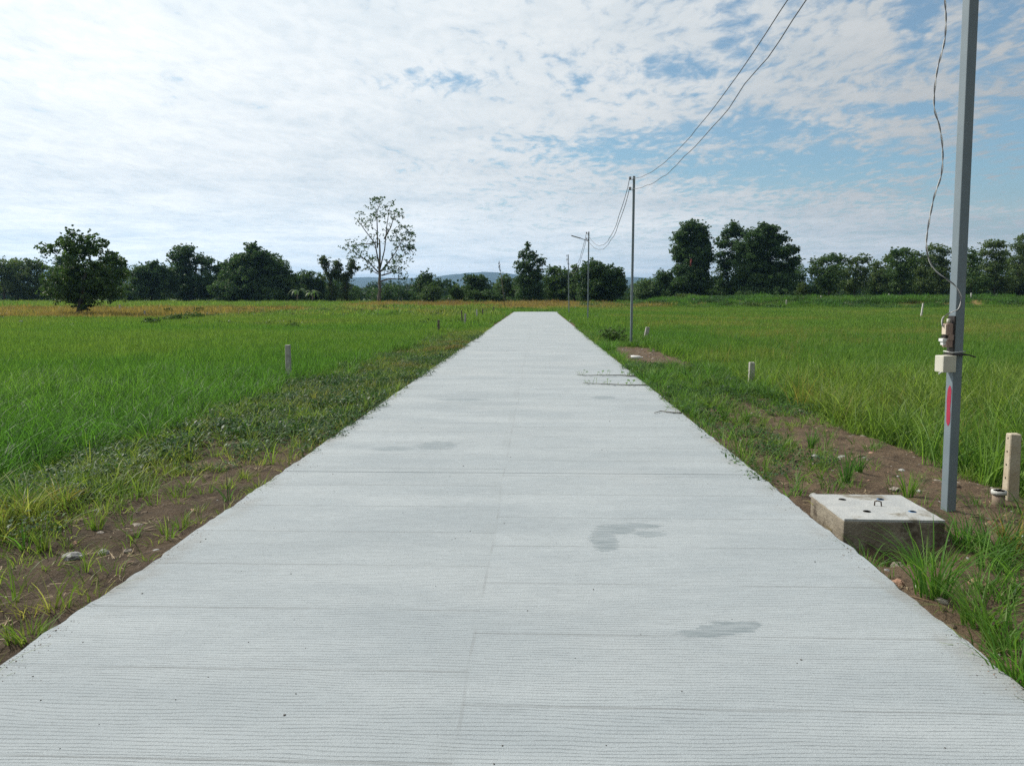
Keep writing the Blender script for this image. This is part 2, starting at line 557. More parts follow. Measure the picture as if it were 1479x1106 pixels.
c = g.mix(g.m('MULTIPLY', pm, g.m('ADD', .52, g.m('MULTIPLY', g.ss(g.noise(g.vec(o, (3, 26, 1)), 1.0, 6, .75), .38, .62), .5))), c, pcol)
dust = g.ss(g.m('ABSOLUTE', g.m('ADD', X, .15)), 1.78, 2.06)
dust = g.m('MULTIPLY', dust, g.ss(g.noise(g.vec(o, (1, .6, 1)), 3.0, 5, .7), .45, .7))
c = g.mix(g.m('MULTIPLY', dust, .45), c, (.20, .17, .13))
npm = g.m('SUBTRACT', 1.0, g.m('MULTIPLY', pm, .85))
hgt = g.m('SUBTRACT', g.m('MULTIPLY', grit, 1.1), g.m('MULTIPLY', g.m('MULTIPLY', groove, npm), 1.15))
hgt = g.m('SUBTRACT', hgt, g.m('MULTIPLY', line, .8))
b = g.n('ShaderNodeBump', {'Strength': .8, 'Distance': .004, 'Height': hgt})
p = g.n('ShaderNodeBsdfPrincipled', {'Base Color': c, 'Roughness': g.m('SUBTRACT', .85, g.m('MULTIPLY', pm, .25)), 'Specular IOR Level': .3, 'Normal': b.outputs[0]})
g.out(p.outputs[0])

bm = bmesh.new()
joints = [-4, 6.45, 16.52, 26.6, 36.7, 46.8, 56.9, 67.0, YEND]
for a, b_ in zip(joints[:-1], joints[1:]):
    a2, b2 = a + .006, b_ - .006
    n = max(2, int((b_ - a) / (.05 if a < 20 else .3)))
    rows = []
    for i in range(n + 1):
        y = a2 + (b2 - a2) * i / n
        l = XL + .026 * nz(0, y, 1.3, 4) + .018 * nz(0, y, 6.5, 9) + .012 * nz(0, y, 17, 2)
        r = XR + .026 * nz(0, y, 1.2, 14) + .018 * nz(0, y, 6.1, 19) + .012 * nz(0, y, 16, 12)
        if y > 72: r += (y - 72) * .11
        cs = [(l + .004, -.155), (l, -.012), (l + .014, 0), (-.1, .0), (r - .014, 0), (r, -.012), (r - .004, -.155)]
        rows.append([bm.verts.new((x, y, z)) for x, z in cs])
    for i in range(n):
        for k in range(6):
            bm.faces.new((rows[i][k], rows[i][k + 1], rows[i + 1][k + 1], rows[i + 1][k]))
    bm.faces.new(rows[0])
    bm.faces.new(list(reversed(rows[-1])))
bmesh.ops.recalc_face_normals(bm, faces=bm.faces)
me = bpy.data.meshes.new('road')
bm.to_mesh(me)
bm.free()
tag(link('road', me, rm), 'straight pale brushed concrete road between green rice fields', 'road', kind='structure')

# ------------------------------------------------------------------ tufts and scattering


def blades(n, rad, h, w, bend, segs=3, seed=0, lean=.25, square=False, rnd=(0, 1)):
    r = np.random.default_rng(seed)
    V, Fq, A = [], [], []
    for i in range(n):
        if square:
            x, y = r.uniform(-rad, rad, 2)
        else:
            a, q = r.uniform(0, 2 * np.pi), rad * math.sqrt(r.uniform())
            x, y = q * math.cos(a), q * math.sin(a)
        out = math.atan2(y, x) + r.normal(0, .7) if rad < .12 else r.uniform(0, 2 * np.pi)
        H = r.uniform(*h)
        ww = w * r.uniform(.7, 1.25)
        ln = abs(r.normal(0, lean))
        bd = bend * r.uniform(.3, 1.5)
        dx, dy = math.cos(out), math.sin(out)
        fa = r.uniform(0, np.pi)
        sx_, sy_ = math.cos(fa), math.sin(fa)
        b0 = len(V)
        for s in range(segs + 1):
            t = s / segs
            hor = H * (ln * t + bd * t * t)
            ver = H * (t - .45 * bd * t * t * t)
            wd = ww * .5 * (1 - t ** 1.8) + .0008
            cx, cy_ = x + dx * hor, y + dy * hor
            V += [(cx - sx_ * wd, cy_ - sy_ * wd, ver), (cx + sx_ * wd, cy_ + sy_ * wd, ver)]
        rr = r.uniform(*rnd)
        for s in range(segs):
            q = b0 + 2 * s
            Fq.append((q, q + 1, q + 3, q + 2))
            A.append(rr)
    return V, Fq, A


def leaflets(n, rad, h, l, seed=0, flat=.5):
    r = np.random.default_rng(seed)
    V, Fq, A = [], [], []
    for i in range(n):
        a, q = r.uniform(0, 2 * np.pi), rad * math.sqrt(r.uniform())
        p = np.array([q * math.cos(a), q * math.sin(a), r.uniform(*h)])
        az = r.uniform(0, 2 * np.pi)
        el = r.normal(0, flat)
        t = np.array([math.cos(az) * math.cos(el), math.sin(az) * math.cos(el), math.sin(el)])
        s = np.cross(t, [0, 0, 1])
        s /= np.linalg.norm(s) + 1e-9
        L = l * r.uniform(.6, 1.3)
        b0 = len(V)
        V += [p - t * L * .5, p - s * L * .28, p + t * L * .5 - np.array([0, 0, L * .15]), p + s * L * .28]
        Fq.append((b0, b0 + 1, b0 + 2, b0 + 3))
        A.append(r.uniform())
    return V, Fq, A


PROTO = {}


def protos(name, mat, makers):
    c = bpy.data.collections.new(name)
    for i, d in enumerate(makers):
        me = mesh_np(name, d[0], d[1], {'rnd': ('FACE', d[2])})
        me.materials.append(mat)
        o = bpy.data.objects.new('%s_%02d' % (name, i), me)
        c.objects.link(o)
    PROTO[name] = (c, len(makers))


def scatter(name, proto, pts, label, cat, tint=None, sc=(.8, 1.2), tilt=.12):
    if not pts:
        return
    c, nv = PROTO[proto]
    n = len(pts)
    pts = np.array(pts, dtype=np.float32)
    me = bpy.data.meshes.new(name)
    me.vertices.add(n)
    me.vertices.foreach_set('co', pts[:, :3].ravel())
    rot = np.stack([rng.normal(0, tilt, n), rng.normal(0, tilt, n), rng.uniform(0, 6.283, n)], -1)
    s = rng.uniform(*sc, n)
    if pts.shape[1] > 4:
        s = s * pts[:, 4]
    scl = np.stack([s * rng.uniform(.9, 1.1, n), s * rng.uniform(.9, 1.1, n), s * rng.uniform(.85, 1.15, n)], -1)
    for k, typ, a in (('rot', 'FLOAT_VECTOR', rot), ('scl', 'FLOAT_VECTOR', scl), ('tint', 'FLOAT', pts[:, 3]), ('vi', 'INT', rng.integers(0, nv, n))):
        at_ = me.attributes.new(k, typ, 'POINT')
        at_.data.foreach_set('vector' if typ == 'FLOAT_VECTOR' else 'value', np.ascontiguousarray(a, dtype=np.int32 if typ == 'INT' else np.float32).ravel())
    o = link(name, me, None)
    ng = bpy.data.node_groups.new('scatter_' + name, 'GeometryNodeTree')
    ng.interface.new_socket('Geometry', in_out='INPUT', socket_type='NodeSocketGeometry')
    ng.interface.new_socket('Geometry', in_out='OUTPUT', socket_type='NodeSocketGeometry')
    G_ = G(ng)
    gi = G_.n('NodeGroupInput')
    ci = G_.n('GeometryNodeCollectionInfo', {'Collection': c, 'Separate Children': True, 'Reset Children': True})
    na = lambda k, t: G_.n('GeometryNodeInputNamedAttribute', {'Name': k}, data_type=t).outputs[0]
    er = G_.n('FunctionNodeEulerToRotation', {0: na('rot', 'FLOAT_VECTOR')})
    ip = G_.n('GeometryNodeInstanceOnPoints', {'Points': gi.outputs[0], 'Instance': ci.outputs[0], 'Pick Instance': True, 'Instance Index': na('vi', 'INT'), 'Rotation': er.outputs[0], 'Scale': na('scl', 'FLOAT_VECTOR')})
    G_.n('NodeGroupOutput', {0: ip.outputs[0]})
    md = o.modifiers.new('scatter', 'NODES')
    md.node_group = ng
    return tag(o, label, cat, kind='stuff')


protos('rice_near', M_blade, [blades(62, .19, (.24, .60), .0095, .45, 5, s, .20) for s in range(6)])
protos('rice_mid', M_blade, [blades(170, .45, (.32, .47), .0105, .26, 3, 10 + s, .12) for s in range(6)])
protos('rice_far', M_blade, [blades(240, 1.1, (.32, .47), .020, .22, 2, 20 + s, .12) for s in range(6)])
protos('short_grass', M_blade, [blades(14, .06, (.05, .17), .005, .55, 3, 30 + s, .4) for s in range(6)])
protos('sprout', M_blade, [blades(7, .025, (.14, .34), .008, .4, 4, 36 + s, .22) for s in range(6)])
protos('lush_grass', M_blade, [blades(40, .10, (.18, .46), .0085, .65, 5, 40 + s, .3) for s in range(5)])
protos('seed_grass', M_blade, [blades(26, .22, (.45, .72), .0045, .25, 4, 50 + s, .15) for s in range(4)])
protos('creeper', M_weed, [leaflets(95, .17, (.01, .13), .040, 60 + s) for s in range(6)])
protos('weed_far', M_weed, [leaflets(120, .5, (.02, .3), .11, 70 + s, .7) for s in range(4)])
protos('dry_far', M_blade, [blades(170, 1.3, (.2, .55), .034, .3, 2, 80 + s, .25) for s in range(4)])

HALF = math.tan(R(39))


def infr(x, y):
    return abs(x + y * .032) < y * HALF + 2.0


def pts_in(x0, x1, y0, y1, dens, fn):
    """random points; fn(x, y) -> None or (tint, scale)"""
    n = int((x1 - x0) * (y1 - y0) * dens)
    A = rng.uniform((x0, y0), (x1, y1), (n, 2))
    out = []
    for x, y in A:
        if not infr(x, y):
            continue
        r = fn(x, y)
        if r is None:
            continue
        out.append((x, y, gh(x, y) - .01, r[0], r[1]))
    return out


def edge_l(y): return -4.55 - .35 * nz(0, y, .35, 21) + .5 * smooth(14, 24, y) - .45 * (1 - smooth(5, 9, y))


def edge_r(y): return 4.05 + .35 * nz(0, y, .35, 31) - .25 * smooth(14, 24, y) + .3 * (1 - smooth(6, 9, y))


def rice_tint(x, y):
    t = (.25 if x < 0 else .29) + .11 * nz(x, y, .11, 41) + .08 * nz(x, y, .5, 43)
    if x < 0:
        t += .10 * smooth(14, 26, y) * (1 - smooth(30, 38, y))
        t -= .10 * (1 - smooth(7, 12, y))
        t += .16 * smooth(32, 42, y + 3 * nz(x, y, .1, 3)) + .12 * smooth(34, 44, y) * nz(x, y, .25, 4)
    else:
        t += .03 + .15 * smooth(-.05, .45, nz(x, y, .16, 47)) * smooth(8, 14, y)
    return t


def rice(x, y):
    if x < 0 and x > edge_l(y) + .25 * rng.normal(): return None
    if x > 0 and x < edge_r(y) + .2 * rng.normal(): return None
    return rice_tint(x, y), 1.0 - .15 * (abs(x) < 5)


def rice_r(x, y):
    q_ = rice(x, y)
    return q_ and (q_[0] + .08 + .12 * max(0, nz(x, y, .4, 48)), q_[1] * (1.28 if x < 9 else 1.15))


P1 = pts_in(-14, -4, 4.5, 15, 19, rice) + pts_in(3.3, 14, 4.2, 15, 19, rice_r)
scatter('rice_grass', 'rice_near', P1, 'young green rice plants standing nearest the road', 'rice')
P2 = pts_in(-34, -3.6, 14.5, 36, 7.5, rice) + pts_in(3.3, 34, 14.5, 36, 7.5, rice)
scatter('rice_grass', 'rice_mid', P2, 'green rice standing in the middle of the fields', 'rice', sc=(.92, 1.1), tilt=.05)


def far_l(x, y):
    e = (55 if x < -25 else 60) + 3 * nz(x, 0, .05, 9)
    if x > -3.3 - .4 * rng.random() or y > e: return None
    return rice_tint(x, y), 1.0


def far_r(x, y):
    if x < 3.2: return None
    return rice_tint(x, y) + .03, 1.0


P3 = pts_in(-62, -3, 35, 66, 2.8, far_l) + pts_in(3, 80, 35, 88, 2.6, far_r)
scatter('rice_grass', 'rice_far', P3, 'far green field grass running back to the weedy bank', 'rice', sc=(.92, 1.1), tilt=.05)


def weedy_l(x, y):
    v_ = nz(x, y, .12, 61)
    if v_ < -.1 or y > 63: return None
    return .42 + .25 * nz(x, y, .3, 62), .8 + .7 * max(0, v_)


scatter('weeds', 'weed_far', pts_in(-60, -4, 36, 64, .9, weedy_l) + pts_in(-26, -4, 58, 92, .35, lambda x, y: (.5 + .5 * nz(x, y, .12, 63), 1.3)), 'olive weeds mixed into the back of the left field', 'weeds')


def dryf(x, y):
    w_ = x + 3 * nz(x, y, .08, 70)
    if x > 10 + 12 * nz(0, y, .1, 2): return None
    b_ = nz(x, y, .06, 71)
    if w_ < -25:
        e = 53 + 2 * nz(x, 0, .05, 9)
        t = .80 if y < 80 + 4 * b_ else (.95 if y < 86 else .42)
    elif w_ < -5:
        e = 57 + 4 * nz(x, 0, .08, 9)
        t = (.48 + .4 * nz(x, y, .13, 76)) if y < 96 else .84
    else:
        e = 78
        t = .82 if y > 90 else .72
    if y < e: return None
    t += .12 * nz(x, y, .3, 72) + .10 * b_
    return t, 1.0 + .35 * nz(x, y, .2, 78)


scatter('dry_grass', 'dry_far', pts_in(-110, 24, 52, 128, .9, dryf), 'dry orange brown grass beyond the green field', 'dry grass')


def endg(x, y):
    if y < YEND and (XL - .3 < x < XR + .3 + max(0, (y - 72) * .11)): return None
    return .30 + .15 * nz(x, y, .3, 5), .9


scatter('grass', 'rice_far', pts_in(-6, 5, 74, 84, 2.2, endg), 'low green grass closing the far end of the road', 'grass')


# the weedy bank on the right
def bank(x, y):
    return .30 + .34 * nz(x, y, .13, 81) + .1 * nz(x, y, .5, 85), 1.2 + 1.1 * nz(x, y, .25, 82)


scatter('weeds', 'weed_far', pts_in(6, 100, 84, 114, 1.5, bank), 'green weeds covering the low bank behind the right field', 'weeds')
scatter('grass', 'rice_far', pts_in(8, 100, 86, 150, .55, lambda x, y: (.2 + .12 * nz(x, y, .2, 83), 1.0 + .5 * nz(x, y, .2, 84))), 'pale green grass on and behind the bank', 'grass')
scatter('grass', 'rice_far', pts_in(-130, 100, 118, 150, .25, lambda x, y: (.32 + .2 * nz(x, y, .1, 83), .9)), 'rough grass at the foot of the tree line', 'grass')


def bare2(x, y):
    return smooth(16.8, 18, y + .5 * nz(x, y, 1.1, 3)) * (1 - smooth(23.3, 24.6, y + .5 * nz(x, y, 1.1, 3))) * smooth(1.95, 2.3, x) * (1 - smooth(3.5, 4.0, x + .3 * nz(x, y, .8, 4)))


# verges
def verge(x, y):
    """0 bare .. 1 overgrown; also whether weeds rather than grass"""
    if x < 0:
        d = (XL - x) / (XL - edge_l(y))
        a0 = .04 + .26 * (1 - smooth(4.0, 6.0, y))
        v_ = smooth(a0, a0 + .5, d + .24 * nz(x, y, .9, 91)) + .8 * smooth(6.0, 9.5, y + .8 * nz(x, y, .7, 6))
    else:
        d = (x - XR) / (edge_r(y) - XR)
        v_ = smooth(.7, 1.1, d + .2 * nz(x, y, .9, 92)) + .55 * smooth(.28, .05, d) * (.5 + nz(x, y, .6, 93))
        v_ += .5 * smooth(.5, .2, d + .15 * nz(x, y, 1.2, 94)) * smooth(5.6, 6.6, y) + .72 * smooth(9.0, 12.0, y + 1.2 * nz(x, y, .8, 2)) + .3 * smooth(12, 13.5, y) * (1 - .85 * smooth(17.2, 18.2, y + .4 * nz(x, y, 1, 3)) * (1 - smooth(23.5, 25.5, y)))
        v_ += smooth(4.9, 4.2, y) * smooth(.2, .5, d)
        v_ *= 1 - .97 * bare2(x, y)
    return v_


def vshort(x, y):
    if y > 36: return None
    v_ = verge(x, y)
    if rng.random() > .22 + .75 * v_ + .25 * max(0, nz(x, y, 1.4, 95)): return None
    if block(x, y) or (x > 0 and rng.random() < .93 * bare2(x, y)): return None
    if x < -2.2 and 7 < y < 27 and rng.random() < .6: return None
    t = .42 + .22 * nz(x, y, .8, 96) + (.12 if x < 0 else -.05)
    return t, .8 + .5 * min(1, v_)


def block(x, y):
    return (1.9 < x < 2.68 and 4.75 < y < 5.6) or ((x - 2.98) ** 2 + (y - 5.6) ** 2 < .012)


def v_on(f):
    def h(x, y):
        if XL + .02 < x < XR - .02 or x < edge_l(y) - .3 or x > edge_r(y) + .3 or block(x, y): return None
        return f(x, y)
    return h


scatter('short_grass', 'short_grass', pts_in(-5.4, -2.2, 2.2, 36, 85, v_on(vshort)) + pts_in(1.9, 4.9, 2.2, 36, 50, v_on(vshort)), 'short thin grass on the soil verges', 'grass')


def vlush(x, y):
    v_ = verge(x, y)
    p_ = .75 * smooth(.45 if x < 0 else .7, 1.05, v_) * (1 if y < 26 else .8)
    if x < 0 and y > 6: p_ *= 1 - .85 * smooth(-.35, .15, nz(x, y, .8, 17)) * smooth(1.0, .7, (XL - x) / (XL - edge_l(y)))
    if x > 0 and y < 4.75: p_ = (.25 + .75 * smooth(1.95, 2.4, x + .25 * nz(x, y, 1.5, 7))) * (1 - .8 * math.exp(-((x - 2.75) / .38) ** 2 - ((y - 4.25) / .38) ** 2))
    if rng.random() > p_: return None
    t = .24 + .15 * nz(x, y, .5, 98)
    if x < 0:
        t += .22 * nz(x, y, 1.3, 18) - .06
        d = (XL - x) / (XL - edge_l(y))
        t += .08 + .26 * (1 - smooth(.4, .9, d)) * (1 - smooth(9, 14, y)) + .12 * max(0, nz(x, y, 1.1, 97))
        if rng.random() < .12: t += .25
    elif y < 5.6 and x > 2.7 and nz(x, y, 1.5, 44) > -.1: t += .38
    return t, (.75 + .55 * nz(x, y, 1.2, 99)) * (.55 + .45 * smooth(.35, .85, (XL - x) / (XL - edge_l(y))) if x < 0 else 1.0)


scatter('lush_grass', 'lush_grass', pts_in(-5.6, -2.25, 4, 40, 12, v_on(vlush)) + pts_in(1.95, 4.8, 4.7, 40, 9, v_on(vlush)) + pts_in(1.95, 4.8, 2.2, 4.7, 11, v_on(vlush)), 'longer green grass thickening towards the field edges', 'grass')


def vsprout(x, y):
    v_ = verge(x, y)
    if y > 12 or rng.random() > .55 - .3 * v_: return None
    return .45 + .12 * rng.normal(), .45 + .6 * rng.random()


scatter('sprouts', 'sprout', pts_in(-5.0, -2.3, 2.4, 12, 8, v_on(vsprout)) + pts_in(2.0, 4.2, 2.4, 12, 1.8, v_on(vsprout)), 'thin sprouting blades scattered over bare soil', 'grass')


def vcreep(x, y):
    if x < 0:
        d = (XL - x) / (XL - edge_l(y))
        k = smooth(6.0, 10, y + nz(x, y, .7, 16)) * (1 - smooth(27, 34, y))
        k = max(k, smooth(.40, .8, d + .15 * nz(x, y, 1, 5)) * (1 - smooth(8.5, 10.5, y)) * .9)
        t = .22 + .5 * k * smooth(13, 17, y) * smooth(-.1, .35, nz(x, y, .55, 103)) * (1 - smooth(24, 29, y))
    else:
        k = max(smooth(9.8, 12.4, y + .8 * nz(x, y, .8, 2)), .5 * smooth(.45, .2, (x - XR) / 2.1) * smooth(5.8, 7, y)) * (1 - smooth(16.5, 18, y)) + smooth(25, 28, y) * .4
        t = .25 + .15 * nz(x, y, .6, 104)
    if rng.random() > k * (1 - .97 * (bare2(x, y) if x > 0 else 0)): return None
    return t + .1 * nz(x, y, 2, 105), .9 + .3 * nz(x, y, .7, 106)


scatter('creeping_weeds', 'creeper', pts_in(-5.3, -2.15, 4, 36, 42, v_on(vcreep)) + pts_in(1.88, 4.5, 5.7, 36, 22, v_on(vcreep)), 'low creeping broadleaf weeds along the road edges', 'weeds')


def far_v(x, y):
    if XL - .25 < x < XR + .25 + max(0, (y - 72) * .11): return None
    return .33 + .14 * nz(x, y, .4, 107), .55 + .2 * nz(x, y, .3, 108)


scatter('grass', 'rice_mid', pts_in(-4.4, 4.2, 32, 78, 6, far_v), 'green grass along both edges of the far road', 'grass')


def seedg(x, y):
    k = smooth(-.1, .3, nz(x, y, .16, 47) + .5 * math.exp(-((x - 6) / 2.5) ** 2 - ((y - 12) / 4) ** 2)) * smooth(6.0, 8.5, y)
    if x < edge_r(y) - .1 or rng.random() > k: return None
    return .70 + .12 * nz(x, y, .6, 111), .9


scatter('seed_grass', 'seed_grass', pts_in(3.8, 40, 6.5, 55, 2.6, seedg), 'tall brownish seeding grass in the right field', 'grass')


# stones and litter
def stone_mesh(seed, n=1):
    r = np.random.default_rng(seed)
    bm = bmesh.new()
    bmesh.ops.create_icosphere(bm, subdivisions=2, radius=.5)
    for v in bm.verts:
        v.co *= 1 + .35 * mnoise.noise(v.co * 2.2 + Vector((seed * 3.1, 0, 0)))
        v.co.z *= .62
        v.co.x *= 1.25
    me = bpy.data.meshes.new('stone')
    bm.to_mesh(me)
    bm.free()
    return me


M_stone = surface('stone', (.20, .17, .14), (.36, .32, .27), 3, .9, .4, 12)
M_stone_g = surface('grey_stone', (.26, .26, .25), (.40, .39, .37), 3, .9, .4, 12)
M_stone_r = surface('red_stone', (.26, .15, .10), (.36, .23, .16), 3, .9, .4, 12)
M_clod = surface('clod', (.055, .040, .027), (.11, .08, .052), 8, .95, .6, 30)
M_clod_l = surface('dry_clod', (.12, .09, .06), (.19, .145, .10), 8, .95, .6, 30)
c = bpy.data.collections.new('gravel_kinds')
for i in range(7):
    me = stone_mesh(100 + i)
    me.materials.append((M_clod, M_stone_g, M_stone_r, M_clod_l, M_clod, M_clod_l, M_stone)[i])
    c.objects.link(bpy.data.objects.new('gravel_kind_%d' % i, me))
PROTO['gravel'] = (c, 7)


def grav(x, y):
    if verge(x, y) > .8 or y > 24: return None
    k = .35 + .65 * smooth(-.1, .35, nz(x, y, 1.1, 121))
    if rng.random() > k: return None
    return 0, .010 * (1 + 1.6 * rng.exponential(.6))


scatter('gravel', 'gravel', pts_in(-5, -2.25, 2.2, 14, 130, v_on(grav)) + pts_in(1.95, 4.3, 2.2, 24, 300, v_on(grav)), 'small stones and clods on the bare soil', 'gravel', sc=(.7, 1.4))
spill = []
for i in range(3000):
    y = 2.2 + 28 * rng.random() ** 1.4
    if nz(0, y, .9, 77) < -.15: continue
    d_ = rng.exponential(.045)
    x = XL + .02 + d_ if rng.random() < .5 else XR - .02 - d_
    spill.append((x, y, .001, 0, .0022 * (1 + rng.exponential(.6))))
scatter('soil_crumbs', 'gravel', spill, 'soil crumbs washed on to the road edges', 'soil')
grit_pts = []
for i in range(80):
    y = 2.2 + 12 * rng.random() ** 1.6
    x = rng.uniform(XL + .1, XR - .1)
    grit_pts.append((x, y, .001, 0, 0.0042 * (1 + rng.exponential(.5))))
M_grit = surface('grit', (.05, .045, .04), (.10, .09, .08), 30, .9, .2)
c = bpy.data.collections.new('grit_kinds')
me = stone_mesh(140)
me.materials.append(M_grit)
c.objects.link(bpy.data.objects.new('grit_kind', me))
PROTO['grit'] = (c, 1)
scatter('grit', 'grit', grit_pts, 'dark specks of grit lying on the concrete road', 'grit', sc=(.6, 1.3))
M_straw = blade_mat('straw', [(0, (.22, .16, .09)), (.5, (.30, .24, .14)), (1, (.16, .10, .06))], .1)
protos('straw', M_straw, [(lambda d: ([(p[2] * .9, p[1] * 1.5, abs(p[0]) * .15 + .008) for p in d[0]], d[1], d[2]))(blades(7, .06, (.04, .14), .004, .2, 2, 150 + s, .3)) for s in range(4)])
scatter('straw', 'straw', pts_in(-5, -2.25, 2.3, 16, 22, v_on(lambda x, y: (rng.random(), .9) if verge(x, y) < 1.1 else None)) + pts_in(1.95, 4.3, 2.3, 24, 22, v_on(lambda x, y: (rng.random(), .9) if verge(x, y) < 1.1 else None)), 'bits of dry straw lying on the soil', 'straw', tilt=.05)

# ------------------------------------------------------------------ single grass tufts one can point to
GT = 'rice tufts standing singly on the verges'
tm_cache = {}


def tuft(px, py, hpx, label, kind='rice', Y=None, seed=0, wide=1.0, tint=.3):
    d = ray(px, py)
    q = EYE + d * ((-.09 - 1.5) / d.z)
    z = gh(q.x, q.y)
    q = EYE + d * ((z - 1.5) / d.z)
    H = hpx / F * q.y
    n = {'rice': 34, 'sprout': 8, 'big': 70, 'pair': 5}[kind]
    V, Fq, A = blades(n, (.03 if kind != 'big' else .085) * wide, (H * .55, H * 1.08), .0075 if kind != 'pair' else .014, .28 if kind == 'rice' else .5, 5, 200 + seed, .20 if kind == 'rice' else .30)
    me = mesh_np('grass_tuft', V, Fq, {'rnd': ('FACE', [tint + .25 * (a - .5) for a in A])})
    o = link('grass_tuft', me, M_tuft, None, (q.x, q.y, gh(q.x, q.y) - .012))
    return tag(o, label, 'grass tuft', GT)


mt, g = mk('tuft_blade')
rn = g.n('ShaderNodeAttribute', attribute_type='GEOMETRY', attribute_name='rnd').outputs['Fac']
cr = g.n('ShaderNodeValToRGB', {0: rn})
el = cr.color_ramp.elements
while len(el) < len(GRASS_RAMP): el.new(.5)
for e, (p_, c_) in zip(el, GRASS_RAMP):
    e.position = p_
    e.color = (*c_, 1)
p = g.n('ShaderNodeBsdfPrincipled', {'Base Color': cr.outputs[0], 'Roughness': .5, 'Specular IOR Level': .22})
tr = g.n('ShaderNodeBsdfTranslucent', {'Color': g.mix(1.0, cr.outputs[0], (1.25, 1.35, .7, 1), 'MULTIPLY')})
g.out(g.n('ShaderNodeMixShader', {0: .45, 1: p.outputs[0], 2: tr.outputs[0]}).outputs[0])
M_tuft = mt

TUFTS = [
    (1222, 698, 62, 'dark upright rice tuft on bare soil behind the concrete cover', 'rice', .12),
    (1240, 682, 36, 'small dark tuft touching the tallest tuft behind the concrete cover', 'rice', .15),
    (1312, 718, 48, 'bright green tuft at the back right corner of the concrete cover', 'rice', .38),
    (1171, 648, 34, 'stiff green tuft alone near the back of the bare soil', 'rice', .2),
    (1187, 692, 40, 'thin pale tuft on bare soil between the road and dark tufts', 'sprout', .42),
    (1046, 606, 34, 'dense green tuft below the short grey post right of the road', 'rice', .16),
    (1078, 612, 28, 'thinner tuft on the soil in front of the short grey post', 'rice', .3),
    (967, 545, 26, 'leafy tuft on the soil behind the vine runners', 'rice', .2),
    (1128, 650, 34, 'wispy sprout midway between road edge and bare soil', 'sprout', .4),
    (1250, 800, 44, 'two broad bright blades in front of the concrete cover', 'pair', .46),
    (1345, 862, 118, 'largest tall tuft leaning beside the front of the concrete cover', 'big', .28),
    (1395, 790, 62, 'bushy green tuft between the concrete cover and the pole foot', 'big', .2),
    (1452, 940, 120, 'broad clump hanging over the road edge at the near right', 'big', .30),
    (1440, 800, 80, 'dark tuft in front of the drain pipe stub', 'big', .12),
    (1474, 984, 105, 'clump in the near right corner drooping over the road edge', 'big', .30),
    (1416, 902, 84, 'mid sized clump left of the broad clump at the road edge', 'big', .36),
    (1470, 790, 70, 'brown withered clump below the holed concrete post', 'big', .78),
    (1186, 742, 34, 'dry wispy tuft at the back left corner of the concrete cover', 'sprout', .7),
    (1210, 772, 34, 'dry wispy tuft between the road and the concrete cover', 'sprout', .74),
    (245, 778, 46, 'pair of yellow green sprouts rising close to the left road edge', 'sprout', .5),
    (262, 764, 42, 'tall sprout right beside the left road edge', 'sprout', .45),
    (22, 868, 84, 'tall yellow rice sprout on the nearest left soil', 'sprout', .52),
    (140, 764, 40, 'yellowish tuft above the two grey stones', 'rice', .48),
    (118, 820, 40, 'low tuft growing against the flat grey stone', 'sprout', .45),
    (62, 796, 40, 'spiky tuft on the soil left of the grey stones', 'rice', .5),
    (218, 702, 40, 'tall thin sprout among brown weeds on the left verge', 'sprout', .46),
    (196, 774, 30, 'small spreading tuft on soil above the left road edge', 'sprout', .42),
    (40, 925, 40, 'ragged yellow green tuft touching the left road edge nearest the camera', 'big', .5),
]
for i, (a, b_, h_, l_, k_, t_) in enumerate(TUFTS):
    tuft(a, b_, h_, l_, k_, seed=i, tint=t_)


def rock(px, py, wpx, label, mat, seed, sq=.6):
    d = ray(px, py)
    q = EYE + d * ((-.09 - 1.5) / d.z)
    q = EYE + d * ((gh(q.x, q.y) - 1.5) / d.z)
    w = wpx / F * q.y
    bm = bmesh.new()
    bmesh.ops.create_icosphere(bm, subdivisions=3, radius=.5)
    for v in bm.verts:
        n = v.co.normalized()
        k = 1 + .30 * mnoise.noise(n * 1.6 + Vector((seed * 7.3, 0, 0))) + .12 * mnoise.noise(n * 4 + Vector((0, seed, 0)))
        v.co = Vector((round(n.x * 2.6) / 2.6 * .4 + n.x * .6, round(n.y * 2.6) / 2.6 * .4 + n.y * .6, round(n.z * 2) / 2 * .4 + n.z * .6)) * .5 * k
    me = bpy.data.meshes.new('stone')
    bm.to_mesh(me)
    bm.free()
    o = link('stone', me, mat, None, (q.x, q.y, gh(q.x, q.y) + w * sq * .22))
    o.scale = (w, w * .8, w * sq)
    o.rotation_euler = (.15, .1, seed)
    return tag(o, label, 'stone', 'loose stones on the verges')


rock(105, 808, 26, 'pale grey wedge shaped stone on the left soil', M_stone_g, 1, .45)
rock(150, 799, 20, 'darker grey stone right of the pale wedge stone', M_stone_g, 2, .5)
rock(185, 798, 14, 'small brown clod right of the two grey stones', M_stone, 3)
rock(1292, 708, 15, 'pale flat stone behind the concrete cover', M_stone, 4, .4)
rock(1297, 845, 18, 'reddish stone at the foot of the largest tuft', M_stone_r, 5)
rock(1412, 842, 24, 'orange brown stone among grass near the right edge', M_stone_r, 6, .55)
rock(1296, 810, 22, 'brown broken clod under the concrete cover front', M_stone, 7, .6)
rock(1178, 660, 13, 'whitish stone beside the stiff tuft on bare soil', M_stone_g, 8, .45)

